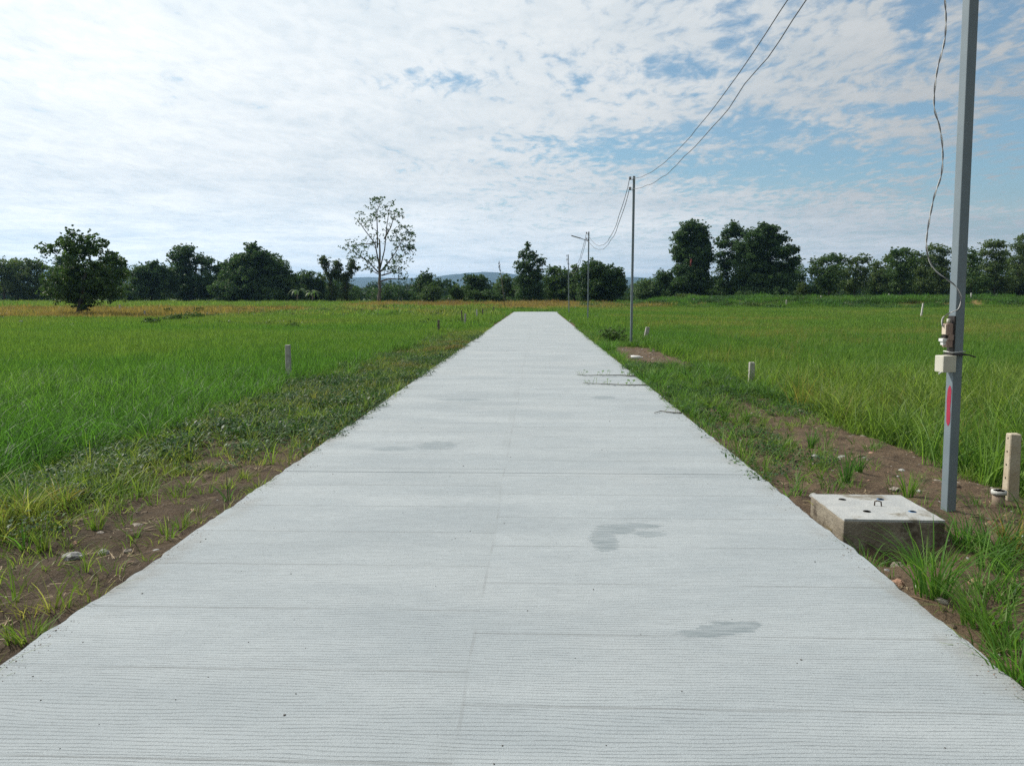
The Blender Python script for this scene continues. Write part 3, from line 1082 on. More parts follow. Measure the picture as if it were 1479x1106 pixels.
# ------------------------------------------------------------------ posts
M_conc = surface('post_concrete', (.30, .29, .26), (.42, .41, .38), 7, .9, .5, 40, stain=((.16, .15, .13), 4, .56))
M_conc_w = surface('pale_post', (.42, .42, .40), (.52, .52, .49), 7, .9, .4, 40)
M_conc_y = surface('aged_post', (.36, .30, .21), (.45, .40, .31), 7, .9, .5, 40, stain=((.16, .13, .10), 4, .56))
M_hole = surface('dark_hole', (.02, .018, .015), (.03, .028, .025), 5, 1, 0)
M_wood = surface('weathered_wood', (.09, .075, .06), (.17, .15, .12), 9, .9, .5, 30)


def post(x, y, top, w, label, mat, lean=(0, 0), depth=None, name='concrete_post', round_=False, holes=0):
    z = gh(x, y)
    H = top - z
    e = empty(name, (x, y, z), label, 'post', 'short boundary posts')
    mb = MB()
    if round_:
        mb.tube([(0, 0, -.1), (0, 0, H * .5), (.004, .002, H)], [w * .5, w * .48, w * .45], 10)
    else:
        n = 6
        d_ = depth or w
        rings = []
        for i in range(n + 1):
            t = i / n
            k = 1 - .14 * t
            zz = -.1 + (H + .1) * t
            rings.append([mb.bm.verts.new((sx_ * w * .5 * k + .012 * w * nz(zz, sx_, 9, x), sy_ * d_ * .5 * k + .012 * w * nz(zz, sy_, 9, y), zz + (.02 * w * sx_ * sy_ if i == n else 0))) for sx_, sy_ in ((-1, -1), (1, -1), (1, 1), (-1, 1))])
        for i in range(n):
            for q in range(4):
                mb.bm.faces.new((rings[i][q], rings[i][(q + 1) % 4], rings[i + 1][(q + 1) % 4], rings[i + 1][q]))
        mb.bm.faces.new(rings[-1])
        mb.bm.faces.new(list(reversed(rings[0])))
        bmesh.ops.bevel(mb.bm, geom=[ed for ed in mb.bm.edges], offset=w * .07, segments=1, affect='EDGES', clamp_overlap=True)
    s = mb.build('shaft', mat, e)
    for i in range(holes):
        zz = H * (.93 - .20 * i)
        MB().tube([(-w * .5 * (1 - .14 * zz / H) - .001, 0, zz), (-w * .5 + .02, 0, zz)], .009, 8).build('hole', M_hole, e)
    e.rotation_euler = (lean[1], lean[0], random.uniform(-.12, .12))
    return e


p1 = at(417, 540, 14.6)
post(p1.x, 14.6, at(417, 498, 14.6).z, .10, 'grey square concrete post standing alone in the near left rice', M_conc)
for (px, ty, Yd, w, lab, mat, ln, nm) in [
    (633, 462, 31, .10, 'dark leaning post left of the road where the weeds end', M_wood, (.02, 0), 'wooden_post'),
    (668, 448, 40, .08, 'thin dark stake at the back of the left weedy edge', M_wood, (-.06, 0), 'wooden_post'),
    (671, 453, 38, .10, 'grey stake leaning against the thin dark stake', M_conc, (.05, 0), 'concrete_post'),
    (689, 447, 48, .10, 'pale post in grass midway along the far left edge', M_conc_w, (-.03, 0), 'concrete_post'),
    (697, 446, 54, .10, 'dark upright post right of the pale post on the left', M_wood, (0, 0), 'wooden_post'),
    (713, 443, 64, .10, 'last dark post on the left before the road ends', M_wood, (0, 0), 'wooden_post')]:
    q = at(px, ty, Yd)
    post(q.x, Yd, q.z, w, lab, mat, ln, name=nm)
q = at(1086, 523, 13.9)
post(q.x, 13.9, q.z, .105, 'short grey post with rounded top at the right field edge', M_conc)
q = at(934, 472, 28)
post(q.x - .06, 28, q.z, .15, 'rough leaning grey stump beside the second pole', M_conc, (.16, 0))
q = at(861, 456, 51)
post(q.x, 51, q.z, .16, 'squat grey post behind the street lamp pole', M_conc, (.05, 0))
q = at(1466, 626, 6.2)
post(q.x, 6.2, q.z, .095, 'near concrete post with drilled holes at the right edge', M_conc_y, (-.015, 0), holes=4)
for (px, ty, Yd, w, lab, ln) in [
    (831, 443, 79, .14, 'white post just past the last pole', (0, 0)),
    (1002, 431, 92, .14, 'white post under the tall dense tree', (0, 0)),
    (1136, 433, 88, .13, 'grey post in front of the small round bush', (0, 0)),
    (1186, 427, 96, .15, 'pale post on the bank right of the small round bush', (0, 0)),
    (1284, 424, 97, .15, 'pale post on the bank below the middle teak trees', (0, 0)),
    (1331, 438, 58, .11, 'white stick leaning in the right field', (.10, 0)),
    (1403, 423, 96, .15, 'pale post on the bank just right of the big pole', (0, 0)),
    (173, 440, 78, .14, 'white post by the dry field right of the lone tree', (0, 0)),
    (30, 463, 43, .16, 'grey post at far left in the olive grass', (0, 0)),
    (209, 449, 60, .12, 'faint grey post before the dark bush on the left', (0, 0))]:
    q = at(px, ty, Yd)
    post(q.x, Yd, q.z, w, lab, M_conc_w if 'white' in lab or 'pale' in lab else M_conc, ln)

# drain pipe stub
M_pipe = surface('clay_pipe', (.20, .15, .11), (.28, .22, .17), 8, .8, .3)
M_pvc = surface('white_plastic', (.62, .62, .60), (.70, .70, .68), 6, .45, .05, spec=.4)
q = at(1443, 708, 6.0)
e = empty('pipe_stub', (q.x, 6.0, gh(q.x, 6.0)), 'short brown pipe stub with pale rim before the holed post', 'pipe')
H = q.z - gh(q.x, 6.0)
MB().tube([(0, 0, -.05), (0, 0, H - .02)], .045, 16).build('pipe', M_pipe, e)
MB().tube([(0, 0, H - .03), (0, 0, H), (0, 0, H), (0, 0, H - .025)], [.055, .055, .042, .042], 16, cap=True).build('rim', M_conc_w, e)

# white pipes and bottle lying about
def lying(px, py, length, rad, label, mat, ang, name='plastic_pipe', cat='pipe'):
    d = ray(px, py)
    q = EYE + d * ((-.1 - 1.5) / d.z)
    z = gh(q.x, q.y) + rad + .05
    c_, s_ = math.cos(ang) * length / 2, math.sin(ang) * length / 2
    mb = MB()
    mb.tube([(-c_, -s_, 0), (-c_, -s_, 0), (0, 0, .01), (c_, s_, 0)], [rad * .9, rad, rad, rad], 10)
    o = mb.build(name, mat, None, (q.x, q.y, z))
    return tag(o, label, cat)


lying(834, 466, 1.0, .04, 'white pipe lying on grass before the street lamp pole', M_pvc, .1)
lying(671, 484, .75, .018, 'thin pale stick lying across the left road edge', M_conc_w, 0, 'stick', 'stick')
lying(727, 453, .9, .05, 'white pipe lying near the left end of the road', M_pvc, .05)
lying(1475, 440, 3.0, .08, 'white strip lying far right beyond the field', M_pvc, 0)
d = ray(918, 520)
q = EYE + d * (-1.58 / d.z)
e = empty('bottle', (q.x, q.y, gh(q.x, q.y) + .05), 'white plastic bottle lying on the bare soil before the second pole', 'bottle')
mb = MB()
mb.tube([(-.12, 0, 0), (-.115, 0, 0), (.08, 0, 0), (.13, -.01, 0), (.16, -.013, 0)], [.035, .045, .045, .025, .016], 14)
mb.build('bottle_body', M_pvc, e)
MB().tube([(.16, -.013, 0), (.19, -.016, 0)], .019, 12).build('bottle_cap', M_conc_w, e)
e.rotation_euler = (0, 0, -.25)

# ------------------------------------------------------------------ concrete cover by the road
M_slab = surface('cast_concrete', (.33, .345, .345), (.41, .42, .41), 7, .9, .5, 60, stain=((.20, .185, .15), 3.2, .54))
M_slabside = surface('cast_concrete_side', (.17, .145, .11), (.27, .24, .185), 6, .95, .7, 40, stain=((.085, .068, .05), 4, .50), bdist=.02)
M_blue = surface('blue_plastic', (.03, .10, .22), (.05, .14, .28), 9, .5, .1)
M_rebar = surface('rebar', (.06, .045, .035), (.12, .08, .055), 30, .7, .4, 90, metal=.5)
ang = R(-1.0)
cx0, cy0 = 2.31, 5.205
zb, zt = -.30, .075
e = empty('manhole_cover', (cx0, cy0, gh(cx0, cy0)), 'square concrete drain cover with four holes and a steel loop', 'drain cover')
z0 = gh(cx0, cy0)
wx, wy = .64, .64
rotm = Matrix.Rotation(ang, 3, 'Z')
bx_ = MB()
bx_.box((0, 0, (zb + zt - .014) / 2 - z0), (wx, wy, zt - .014 - zb), None, .012, 2)
bmesh.ops.subdivide_edges(bx_.bm, edges=bx_.bm.edges[:], cuts=5, use_grid_fill=True)
bx_.jitter(.008, 6).build('box', M_slabside, e)
# lid plate with four round holes cut through
hp = [(-.15, .17), (.12, .19), (-.10, -.13), (.20, -.12)]
lid = bmesh.new()
N = 20
lv = {}
sub = 32
hx_, hy_ = wx / 2 - .004, wy / 2 - .004
grid = [[None] * (sub + 1) for _ in range(sub + 1)]
for j in range(sub + 1):
    for i in range(sub + 1):
        x, y = -hx_ + 2 * hx_ * i / sub, -hy_ + 2 * hy_ * j / sub
        ed = (i in (0, sub)) or (j in (0, sub))
        grid[j][i] = lid.verts.new((x + (.005 * nz(x, y, 12, 3) if ed else 0), y + (.005 * nz(x, y, 12, 7) if ed else 0), zt - z0 + .002 * nz(x, y, 5, 9)))
for j in range(sub):
    for i in range(sub):
        mx_, my_ = -hx_ + 2 * hx_ * (i + .5) / sub, -hy_ + 2 * hy_ * (j + .5) / sub
        if any((mx_ - a) ** 2 + (my_ - b) ** 2 < .020 ** 2 for a, b in hp):
            continue
        lid.faces.new((grid[j][i], grid[j][i + 1], grid[j + 1][i + 1], grid[j + 1][i]))
r_ = bmesh.ops.extrude_face_region(lid, geom=lid.faces[:])
bmesh.ops.translate(lid, vec=(0, 0, -.016), verts=[v for v in r_['geom'] if isinstance(v, bmesh.types.BMVert)])
bmesh.ops.recalc_face_normals(lid, faces=lid.faces)
me = bpy.data.meshes.new('lid')
lid.to_mesh(me)
lid.free()
link('lid', me, M_slab, e)
for i, (a, b) in enumerate(hp):
    mb = MB()
    mb.tube([(a, b, zt - z0 - .013), (a, b, zt - z0 + .003), (a, b, zt - z0 + .003), (a, b, zt - z0 - .011)], [.024, .024, .017, .017], 18, cap=True)
    mb.build('hole_sleeve', M_blue if i in (1, 3) else M_hole, e)
MB().tube([(.01, .02, zt - z0 - .01), (.012, .02, zt - z0 + .03), (.03, .018, zt - z0 + .036), (.05, .012, zt - z0 + .03), (.055, .01, zt - z0 - .01)], .0045, 8).build('lifting_loop', M_rebar, e)
e.rotation_euler = (0, 0, ang)

# ------------------------------------------------------------------ utility poles
M_pole = surface('grey_paint', (.150, .190, .215), (.180, .220, .245), 3, .42, .08, 14, spec=.5, stain=((.22, .245, .25), 3.5, .58))
M_dark = surface('dark_plastic', (.025, .022, .022), (.04, .036, .035), 9, .5, .1)
M_ins = surface('insulator_glaze', (.05, .04, .038), (.09, .07, .06), 9, .3, .05, spec=.6)
M_lamp = surface('lamp_grey', (.16, .17, .18), (.22, .23, .24), 9, .4, .05, metal=.3)
M_beige = surface('beige_plastic', (.47, .46, .38), (.54, .52, .44), 5, .5, .05, stain=((.36, .33, .26), 12, .62))
M_pink = surface('aged_bakelite', (.27, .185, .155), (.38, .28, .235), 9, .55, .15, 60)
M_cream = surface('cream_plastic', (.55, .46, .36), (.62, .54, .44), 9, .55, .1)
M_wire = surface('wire_grey', (.09, .09, .10), (.15, .15, .16), 9, .5, .1)
M_wire_w = surface('wire_white', (.50, .50, .48), (.58, .58, .56), 9, .5, .1)
M_red = None
rm_, g = mk('red_spray')
o_ = g.obj()
c_ = g.mix(g.noise(o_, 20, 4), (.27, .008, .03), (.36, .02, .06))
g.out(g.n('ShaderNodeBsdfPrincipled', {'Base Color': c_, 'Roughness': .6}).outputs[0])
M_red = rm_

POLE_Y = [5.62, 25.0, 44.6, 64.0]
POLE_PX = [(1370, 727, 0), (911.5, 497, 255), (849, 463, 335), (822, 449, 368)]
POLE_LAB = ['nearest grey square steel pole carrying the switch boxes', 'second grey pole with insulators by the bare soil patch', 'grey street lamp pole with an arm over the road', 'last leaning grey pole near the end of the road']
PT = []
pole_xy = []
for i, Yp_ in enumerate(POLE_Y):
    bx, by, ty = POLE_PX[i]
    q = at(bx, by, Yp_)
    x = q.x
    z = gh(x, Yp_)
    top = 5.35 if i == 0 else at(bx, ty, Yp_).z
    Hh = top - z
    nm = 'street_lamp' if i == 2 else 'utility_pole'
    e = empty(nm, (x, Yp_, z), POLE_LAB[i], 'lamp post' if i == 2 else 'pole', 'square steel poles along the right of the road')
    w = .072
    mb = MB()
    mb.box((0, 0, Hh / 2 - .1), (w, w, Hh + .2), None, .007, 2)
    mb.build('post', M_pole, e)
    MB().box((0, 0, Hh + .003), (w + .006, w + .006, .006)).build('post_cap', M_pole, e)
    for kz in (.10, .42):
        bz = Hh - kz
        MB().box((-w / 2 - .055, 0, bz), (.11, .03, .008)).box((-w / 2 - .003, 0, bz), (.006, .05, .06)).build('insulator_bracket', M_lamp, e)
        MB().tube([(-w / 2 - .085, 0, bz + .005), (-w / 2 - .085, 0, bz + .02), (-w / 2 - .085, 0, bz + .045), (-w / 2 - .085, 0, bz + .07), (-w / 2 - .085, 0, bz + .09)], [.035, .045, .026, .045, .032], 12).build('insulator', M_ins, e)
    lean = [R(-1.25), 0, 0, R(-1.3)][i]
    e.rotation_euler = (0, lean, [R(9), R(3), 0, R(4)][i])
    bpy.context.view_layer.update()
    mw = e.matrix_world
    PT.append([mw @ Vector((-w / 2 - .085 - .02, 0, Hh - .10 + .045)), mw @ Vector((-w / 2 - .085 - .02, 0, Hh - .42 + .045))])
    if i == 2:
        MB().tube([(-w / 2 - .01, 0, Hh - .50), (-w / 2 - .18, 0, Hh - .45), (-.46, 0, Hh - .36)], .022, 10).box((-w / 2 - .008, 0, Hh - .49), (.016, .08, .14)).build('lamp_arm', M_lamp, e)
        rot_ = Matrix.Rotation(R(16), 3, 'Y')
        lh = empty_part = MB()
        lh.box((-.72, 0, Hh - .285), (.58, .20, .045), rot_, .015, 2)
        head = lh.build('lamp_head', M_lamp, e)
        MB().box((-.725, 0, Hh - .285 - .026), (.46, .15, .006), rot_).build('lamp_lens', M_pvc, head)
    if i == 0:
        POLE0, H0, W0 = e, Hh, w

# equipment on the nearest pole: on the left-hand side and front edge
e = POLE0
w = W0


def z_on(py):
    return at(1362, py, POLE_Y[0]).z - e.location.z


MB().box((-w / 2 - .006, -.008, z_on(486)), (.012, .07, .30), None, .003).build('backing_board', M_dark, e)
zc_ = z_on(484)
bk = empty_part = MB().box((-w / 2 - .038, -.012, zc_ + .045), (.052, .052, .085), None, .008).box((-w / 2 - .036, -.012, zc_ - .052), (.048, .052, .06), None, .006).box((-w / 2 - .030, -.012, zc_ - .012), (.036, .060, .04)).build('circuit_breaker', M_pink, e)
MB().box((-w / 2 - .066, -.012, zc_ + .045), (.006, .042, .07), None, .002).build('breaker_face', M_cream, bk)
MB().box((-w / 2 - .062, -.012, zc_ - .030), (.056, .046, .022), None, .004).box((-w / 2 - .068, -.012, zc_ - .052), (.026, .030, .030), None, .004).build('switch_lever', M_pvc, bk)
MB().box((-w / 2 - .062, -.012, zc_ - .006), (.02, .05, .016)).build('switch_slot', M_hole, bk)
MB().tube([(-w / 2 - .035, -.012, zc_ + .085), (-w / 2 - .035, -.012, zc_ + .12)], .012, 10).build('cable_gland', M_beige, e)
zj = z_on(524)
jb = MB().box((-w / 2 - .050, -.015, zj), (.100, .085, .118), None, .006).build('junction_box', M_beige, e)
MB().box((-w / 2 - .050, -.061, zj), (.100, .008, .118), None, .003).build('box_lid', M_beige, jb)
MB().tube([(-w / 2 - .09, -.05, zj - .05), (-w / 2 - .125, -.055, zj - .068)], .005, 6).build('loose_wire', M_wire_w, jb)
zt_ = z_on(508)
loop = [(-w / 2 - .02, -w / 2 - .01), (w / 2 + .01, -w / 2 - .008), (w / 2 + .01, w / 2 + .01), (-w / 2 - .02, w / 2 + .01), (-w / 2 - .02, -w / 2 - .01)]
MB().tube([(a, b, zt_ + .004 * (i % 2)) for i, (a, b) in enumerate(loop)], .004, 6).build('tie_wire', M_wire_w, e)
MB().tube([(a * 1.02, b * 1.02, zt_ - .014) for a, b in loop] + [(w / 2 + .03, -w / 2 - .02, zt_ - .02), (w / 2 + .075, -w / 2 - .03, zt_ - .038)], .005, 6).build('tie_strap', M_dark, e)
# red sprayed stroke on the road side of the pole
mb = MB()
ps = []
za, zb2 = z_on(556), z_on(614)
nn = 16
for i in range(nn + 1):
    t = i / nn
    ww = .021 * min(1, math.sqrt(max(0.02, 9 * min(t, 1 - t)))) * (1 + .25 * nz(t, 0, 7, 2))
    ps.append((-.008 + .004 * nz(t, 0, 3, 8), ww, za + (zb2 - za) * t))
for i in range(nn):
    (c1, w1, z1), (c2, w2, z2) = ps[i], ps[i + 1]
    mb.poly([(-w / 2 - .0018, c1 - w1, z1), (-w / 2 - .0018, c1 + w1, z1), (-w / 2 - .0018, c2 + w2, z2), (-w / 2 - .0018, c2 - w2, z2)])
bmesh.ops.remove_doubles(mb.bm, verts=mb.bm.verts[:], dist=.0004)
mb.build('paint_stroke', M_red, e)


# ------------------------------------------------------------------ cables
def span(a, b, sag, r, label, wig=.0, skew=0.0, n=40, name='power_cable', mat=None, group='cables strung from pole to pole'):
    pts = []
    for i in range(n + 1):
        t = i / n
        p = a.lerp(b, t)
        tt = t + skew * t * (1 - t)
        p = p - Vector((0, 0, sag * 4 * tt * (1 - tt)))
        if 0 < i < n:
            p += Vector((nz(t * n, 0, .45, sag * 9), 0, nz(0, t * n, .45, sag * 5))) * wig
        pts.append(p)
    o = MB().tube(pts, r, 6).build(name, mat or M_wire)
    return tag(o, label, 'cable', group)


span(PT[0][0], PT[1][0], .80, .0065, 'upper cable between the nearest pole and second pole', .02)
span(PT[0][1], PT[1][1], .76, .0065, 'lower kinked cable between the nearest pole and second pole', .03)
span(PT[1][0], PT[2][0], 1.45, .010, 'left strand of the deeply sagging cables beyond the second pole', .03, .35)
span(PT[1][1], PT[2][1], 1.30, .010, 'right strand of the deeply sagging cables beyond the second pole', .03, .35)
span(PT[2][0], PT[3][0], 1.5, .012, 'upper slack cable from the street lamp to the last pole', .03)
span(PT[2][1], PT[3][1], 1.5, .012, 'lower slack cable from the street lamp to the last pole', .03)

# twisted pair hanging beside the nearest pole
HP = [(1362, -40), (1366, 22), (1364, 60), (1353, 105), (1349, 152), (1356, 180), (1361, 210), (1360, 250), (1349, 285), (1341, 325), (1338, 352), (1342, 375), (1353, 393), (1370, 405), (1382, 416), (1388, 431), (1385, 446), (1374, 451), (1363, 458), (1361, 466), (1362, 474)]
raw = []
for i, (a, b) in enumerate(HP):
    yy_ = POLE_Y[0] - .10 - (.03 if 13 <= i <= 17 else 0)
    raw.append(at(a, b, yy_ if i < 18 else POLE_Y[0] - .03))
raw = [PT[0][1] + Vector((.02, -.02, 0)), PT[0][1].lerp(raw[0], .5) + Vector((-.08, -.04, -.2))] + raw
fine = []
for i in range(len(raw) - 1):
    p0, p1_, p2, p3 = raw[max(i - 1, 0)], raw[i], raw[i + 1], raw[min(i + 2, len(raw) - 1)]
    m_ = max(3, int((p2 - p1_).length / .012))
    for k in range(m_):
        t = k / m_
        fine.append(.5 * ((2 * p1_) + (p2 - p0) * t + (2 * p0 - 5 * p1_ + 4 * p2 - p3) * t * t + (3 * p1_ - p0 - 3 * p2 + p3) * t ** 3))
hc = empty('hanging_cable', fine[0], 'twisted grey and white cable hanging loose beside the nearest pole', 'cable')
for ph, mt_ in ((0, M_wire), (math.pi, M_wire_w)):
    pts = []
    for i, p in enumerate(fine):
        a = i * .42 + ph
        pts.append(p + Vector((math.cos(a) * .0036, math.sin(a) * .0036, 0)) - fine[0])
    MB().tube(pts, .0033, 5).build('strand', mt_, hc)

# ------------------------------------------------------------------ vines creeping over the road
M_vine = surface('vine_stem', (.05, .04, .03), (.09, .07, .05), 20, .8, .2)


def vine(pts, label, leaves, seed):
    r = random.Random(seed)
    P = []
    for (a, b) in pts:
        d = ray(a, b)
        P.append(EYE + d * (-1.5 / d.z) + Vector((0, 0, .014)))
    e = empty('vine', P[0], label, 'vine', 'vine runners creeping across the road')
    pp = []
    for i in range(len(P) - 1):
        for k in range(8):
            t = k / 8
            p = P[i].lerp(P[i + 1], t)
            pp.append(p + Vector((0, .03 * nz(p.x, seed, 5, 2), .008 * abs(nz(p.x, seed, 9, 4)))) - P[0])
    pp.append(P[-1] - P[0])
    MB().tube(pp, [.009 * (1 - .6 * i / len(pp)) for i in range(len(pp))], 6).build('stem', M_vine, e)
    V, Fq, A = [], [], []
    for i in range(leaves):
        p = pp[int((r.random() ** 1.3) * (len(pp) - 1))]
        base = p + Vector((r.gauss(0, .03), r.gauss(0, .04), r.uniform(.03, .10)))
        az = r.uniform(0, 6.28)
        t = Vector((math.cos(az), math.sin(az), r.uniform(-.3, .4)))
        s = t.cross(Vector((0, 0, 1))).normalized()
        L = r.uniform(.05, .09)
        b0 = len(V)
        V += [tuple(base - t * L * .5), tuple(base - s * L * .36), tuple(base + t * L * .5), tuple(base + s * L * .36)]
        Fq.append((b0, b0 + 1, b0 + 2, b0 + 3))
        A.append(.1 + .3 * r.random())
        # leaf stalk
        q0, q1 = p, base
        b0 = len(V)
        V += [tuple(q0), tuple(q0 + Vector((.006, 0, 0))), tuple(q1 + Vector((.004, 0, 0))), tuple(q1)]
        Fq.append((b0, b0 + 1, b0 + 2, b0 + 3))
        A.append(.5)
    me = mesh_np('leaves', V, Fq, {'rnd': ('FACE', A)})
    link('leaves', me, M_tuft, e)


vine([(925, 545), (900, 543), (872, 543), (846, 543), (833, 542)], 'farther vine runner with small leaves lying across the road', 20, 3)
vine([(934, 557), (905, 557), (880, 556), (858, 555), (842, 554)], 'nearer vine runner with small leaves lying across the road', 20, 5)
vine([(985, 598), (968, 597), (955, 595), (945, 598)], 'short twig with two forks on the right road edge', 4, 7)
vine([(676, 490), (684, 494), (694, 494)], 'small vine tip poking over the far left road edge', 8, 9)


# ------------------------------------------------------------------ trees
DENS = 5.5


def leaf_cloud(blobs, leaf, dens, r, sub=12, subr=.36, droop=0.0):
    """blobs: world ellipsoids (centre, radii). Returns arrays of leaf-clump faces in world space"""
    Vs, A, Cl = [], [], []
    for (c, rad) in blobs:
        c = np.array(c)
        rad = np.array(rad)
        vol = float(rad.mean())
        ns = max(6, int(sub * 1.5 * (1 + .3 * vol)))
        dirs = r.normal(size=(ns, 3))
        dirs /= np.linalg.norm(dirs, axis=1, keepdims=True)
        rr = r.uniform(.1, 1.0, (ns, 1)) ** .55
        cen = c + dirs * rr * rad * .95
        cr_ = r.uniform(.6, 1.25, ns) * subr * 1.2 * rad.mean()
        nx_ = int(ns * .8)
        dx_ = r.normal(size=(nx_, 3))
        dx_[:, 2] += .25
        dx_ /= np.linalg.norm(dx_, axis=1, keepdims=True)
        cen = np.concatenate([cen, c + dx_ * r.uniform(.95, 1.38, (nx_, 1)) * rad])
        cr_ = np.concatenate([cr_, r.uniform(.25, .6, nx_) * subr * rad.mean()])
        for k in range(len(cr_)):
            nl = max(8, int(dens * DENS * cr_[k] ** 2 / leaf ** 2))
            d = r.normal(size=(nl, 3))
            d /= np.linalg.norm(d, axis=1, keepdims=True)
            q = r.uniform(0, 1, (nl, 1)) ** .45
            p = cen[k] + d * q * cr_[k] * np.array([1.15, 1.15, .8])
            t = r.normal(size=(nl, 3))
            t[:, 2] -= droop
            t /= np.linalg.norm(t, axis=1, keepdims=True)
            s = np.cross(t, d + r.normal(size=(nl, 3)) * .6)
            s /= np.linalg.norm(s, axis=1, keepdims=True) + 1e-9
            L = leaf * r.uniform(.55, 1.35, (nl, 1))
            Vs.append(np.stack([p - t * L * .5, p - s * L * .33, p + t * L * .5, p + s * L * .33], 1))
            A.append(r.uniform(0, 1, nl))
            Cl.append(np.full(nl, r.uniform() if k < ns else .7))
    V = np.concatenate(Vs).reshape(-1, 3)
    return V, np.arange(len(V)).reshape(-1, 4), np.concatenate(A), np.concatenate(Cl)


def skeleton(base, targets, r, r0, fork=.35, top=None, limbs=(), thick=1.0):
    """trunk plus limbs reaching every target; each limb starts at the nearest lower node"""
    mb = MB()
    tg = sorted(targets, key=lambda p: (Vector(p) - Vector(base)).length)
    zs = [p[2] for p in targets]
    tp = Vector(top) if top else Vector((np.mean([p[0] for p in targets]), np.mean([p[1] for p in targets]), base[2] + (np.mean(zs) - base[2]) * 1.0))
    n = 9
    nodes = []
    H = tp.z - base[2]
    pts, rad = [], []
    for i in range(n + 1):
        t = i / n
        p = Vector(base).lerp(tp, t ** 1.0)
        p += Vector((r.normal(0, 1), r.normal(0, 1), 0)) * (.018 * H * math.sin(t * math.pi))
        pts.append(p)
        rad.append(r0 * (1 - .62 * t) * (1.35 if i == 0 else 1))
        if t >= fork: nodes.append((p, r0 * (1 - .62 * t)))
    mb.tube(pts, rad, 8)
    for L in limbs:
        m_ = len(L)
        rl = [r0 * (.46 - .30 * i / (m_ - 1)) for i in range(m_)]
        mb.tube(L, rl, 6)
        for a_, b_, ra_ in zip(L[:-1], L[1:], rl[1:]):
            for k in range(1, 5):
                nodes.append((Vector(a_).lerp(Vector(b_), k / 4), ra_))
    for q in tg:
        q = Vector(q)
        best, bs = None, 1e9
        for (p, rr) in nodes:
            s = (q - p).length + max(0, p.z - q.z + .05 * H) * 2.5
            if s < bs: best, bs = (p, rr), s
        p, rr = best
        L = (q - p).length
        ctrl = p.lerp(q, .5) + Vector((r.normal(0, .06), r.normal(0, .06), .12 + r.normal(0, .04))) * L
        rr = min(rr * .7, max(.012, .035 * L + .01) * thick)
        seg, pr, rd = 5, [], []
        for k in range(seg + 1):
            t = k / seg
            pt = p * (1 - t) ** 2 + ctrl * 2 * t * (1 - t) + q * t * t
            pr.append(pt)
            rd.append(rr * (1 - .75 * t))
            if k: nodes.append((pt, rr * (1 - .7 * t)))
        mb.tube(pr, rd, 5, cap=False)
    return mb


def shift(me, d):
    me.transform(Matrix.Translation(-Vector(d)))


def tree(bx, by, Yd, blobs, label, leafm='dark', leaf=.34, dens=3.0, seed=0, trunk=.22, sub=12, subr=.36, cat='tree', name='tree', fork=.3, bark=None, depth=1.0, twigs=2, group=None, droop=0.0, dk=1):
    """blobs in photo pixels (x, y, rx, ry) give the crown its outline at distance Yd"""
    r = np.random.default_rng(1000 + seed)
    bp = at(bx, by, Yd)
    base = (bp.x, Yd, gh(bp.x, Yd))
    k = Yd / F
    WB = []
    for (x, y, rx, ry) in blobs:
        c = at(x, y, Yd)
        WB.append(((c.x, Yd + r.normal(0, .35) * rx * k * depth, c.z), (rx * k, rx * k * .9 * depth, ry * k)))
    V, Fq, A, Cl = leaf_cloud(WB, leaf, dens, r, int(sub * 1.25), subr, droop)
    e = empty(name, base, label, cat, group)
    me = mesh_np('crown', V, Fq, {'rnd': ('FACE', A), 'clump': ('FACE', Cl)})
    shift(me, base)
    tg = []
    for (c, rad) in WB:
        tg.append(c)
        for _ in range(twigs):
            d = r.normal(size=3)
            d /= np.linalg.norm(d)
            tg.append(tuple(np.array(c) + d * np.array(rad) * .7))
    mb = skeleton(base, tg, r, trunk, fork)
    t = mb.build('trunk', bark or M_bark_d, e)
    shift(t.data, base)
    link('crown', me, LM[leafm], e)
    return e


GRP = 'trees along the far edge of the fields'
tree(113, 455, 62, [(116, 404, 36, 31), (74, 412, 17, 26), (72, 362, 15, 9), (88, 350, 9, 7), (106, 343, 12, 15), (131, 346, 15, 11), (118, 368, 32, 20), (160, 372, 20, 8), (150, 352, 9, 6), (172, 397, 14, 17), (155, 421, 24, 15), (95, 426, 30, 13), (122, 443, 10, 5), (176, 380, 8, 5), (95, 400, 26, 22), (140, 400, 24, 22), (112, 425, 40, 16), (110, 358, 18, 12)],
     'big lone dark tree standing in front of the dry field at left', 'mid', .20, 2.3, 1, .22, group=GRP, sub=11, subr=.28)
tree(8, 441, 140, [(8, 388, 20, 14), (-14, 384, 18, 13), (14, 410, 20, 12)], 'open topped tree cut off by the left edge', 'teak', .30, 2.0, 2, .2, group=GRP)
tree(28, 441, 146, [(30, 385, 15, 10), (26, 402, 16, 12), (22, 420, 12, 8)], 'slender teak tree second from the left edge', 'teak', .30, 1.9, 3, .16, group=GRP)
tree(48, 441, 143, [(52, 383, 15, 9), (44, 398, 14, 12), (58, 408, 13, 12), (50, 424, 14, 9)], 'teak tree directly left of the big lone tree', 'teak', .30, 2.0, 4, .18, group=GRP)
tree(218, 439, 135, [(210, 390, 15, 10), (222, 383, 9, 7), (234, 394, 14, 11), (198, 400, 12, 11), (222, 406, 30, 16), (246, 408, 14, 13), (205, 418, 20, 14)], 'rounded tree right of the big lone tree', 'dark', .32, 2.6, 5, group=GRP)
tree(273, 440, 138, [(256, 368, 15, 12), (272, 362, 13, 9), (262, 386, 20, 14), (286, 376, 12, 10), (298, 384, 16, 12), (313, 390, 9, 9), (276, 404, 24, 11), (304, 404, 16, 12), (268, 372, 14, 9), (280, 422, 34, 12)], 'tall open crowned tree with sky holes on the left', 'dark', .32, 2.2, 6, .28, group=GRP, subr=.32)
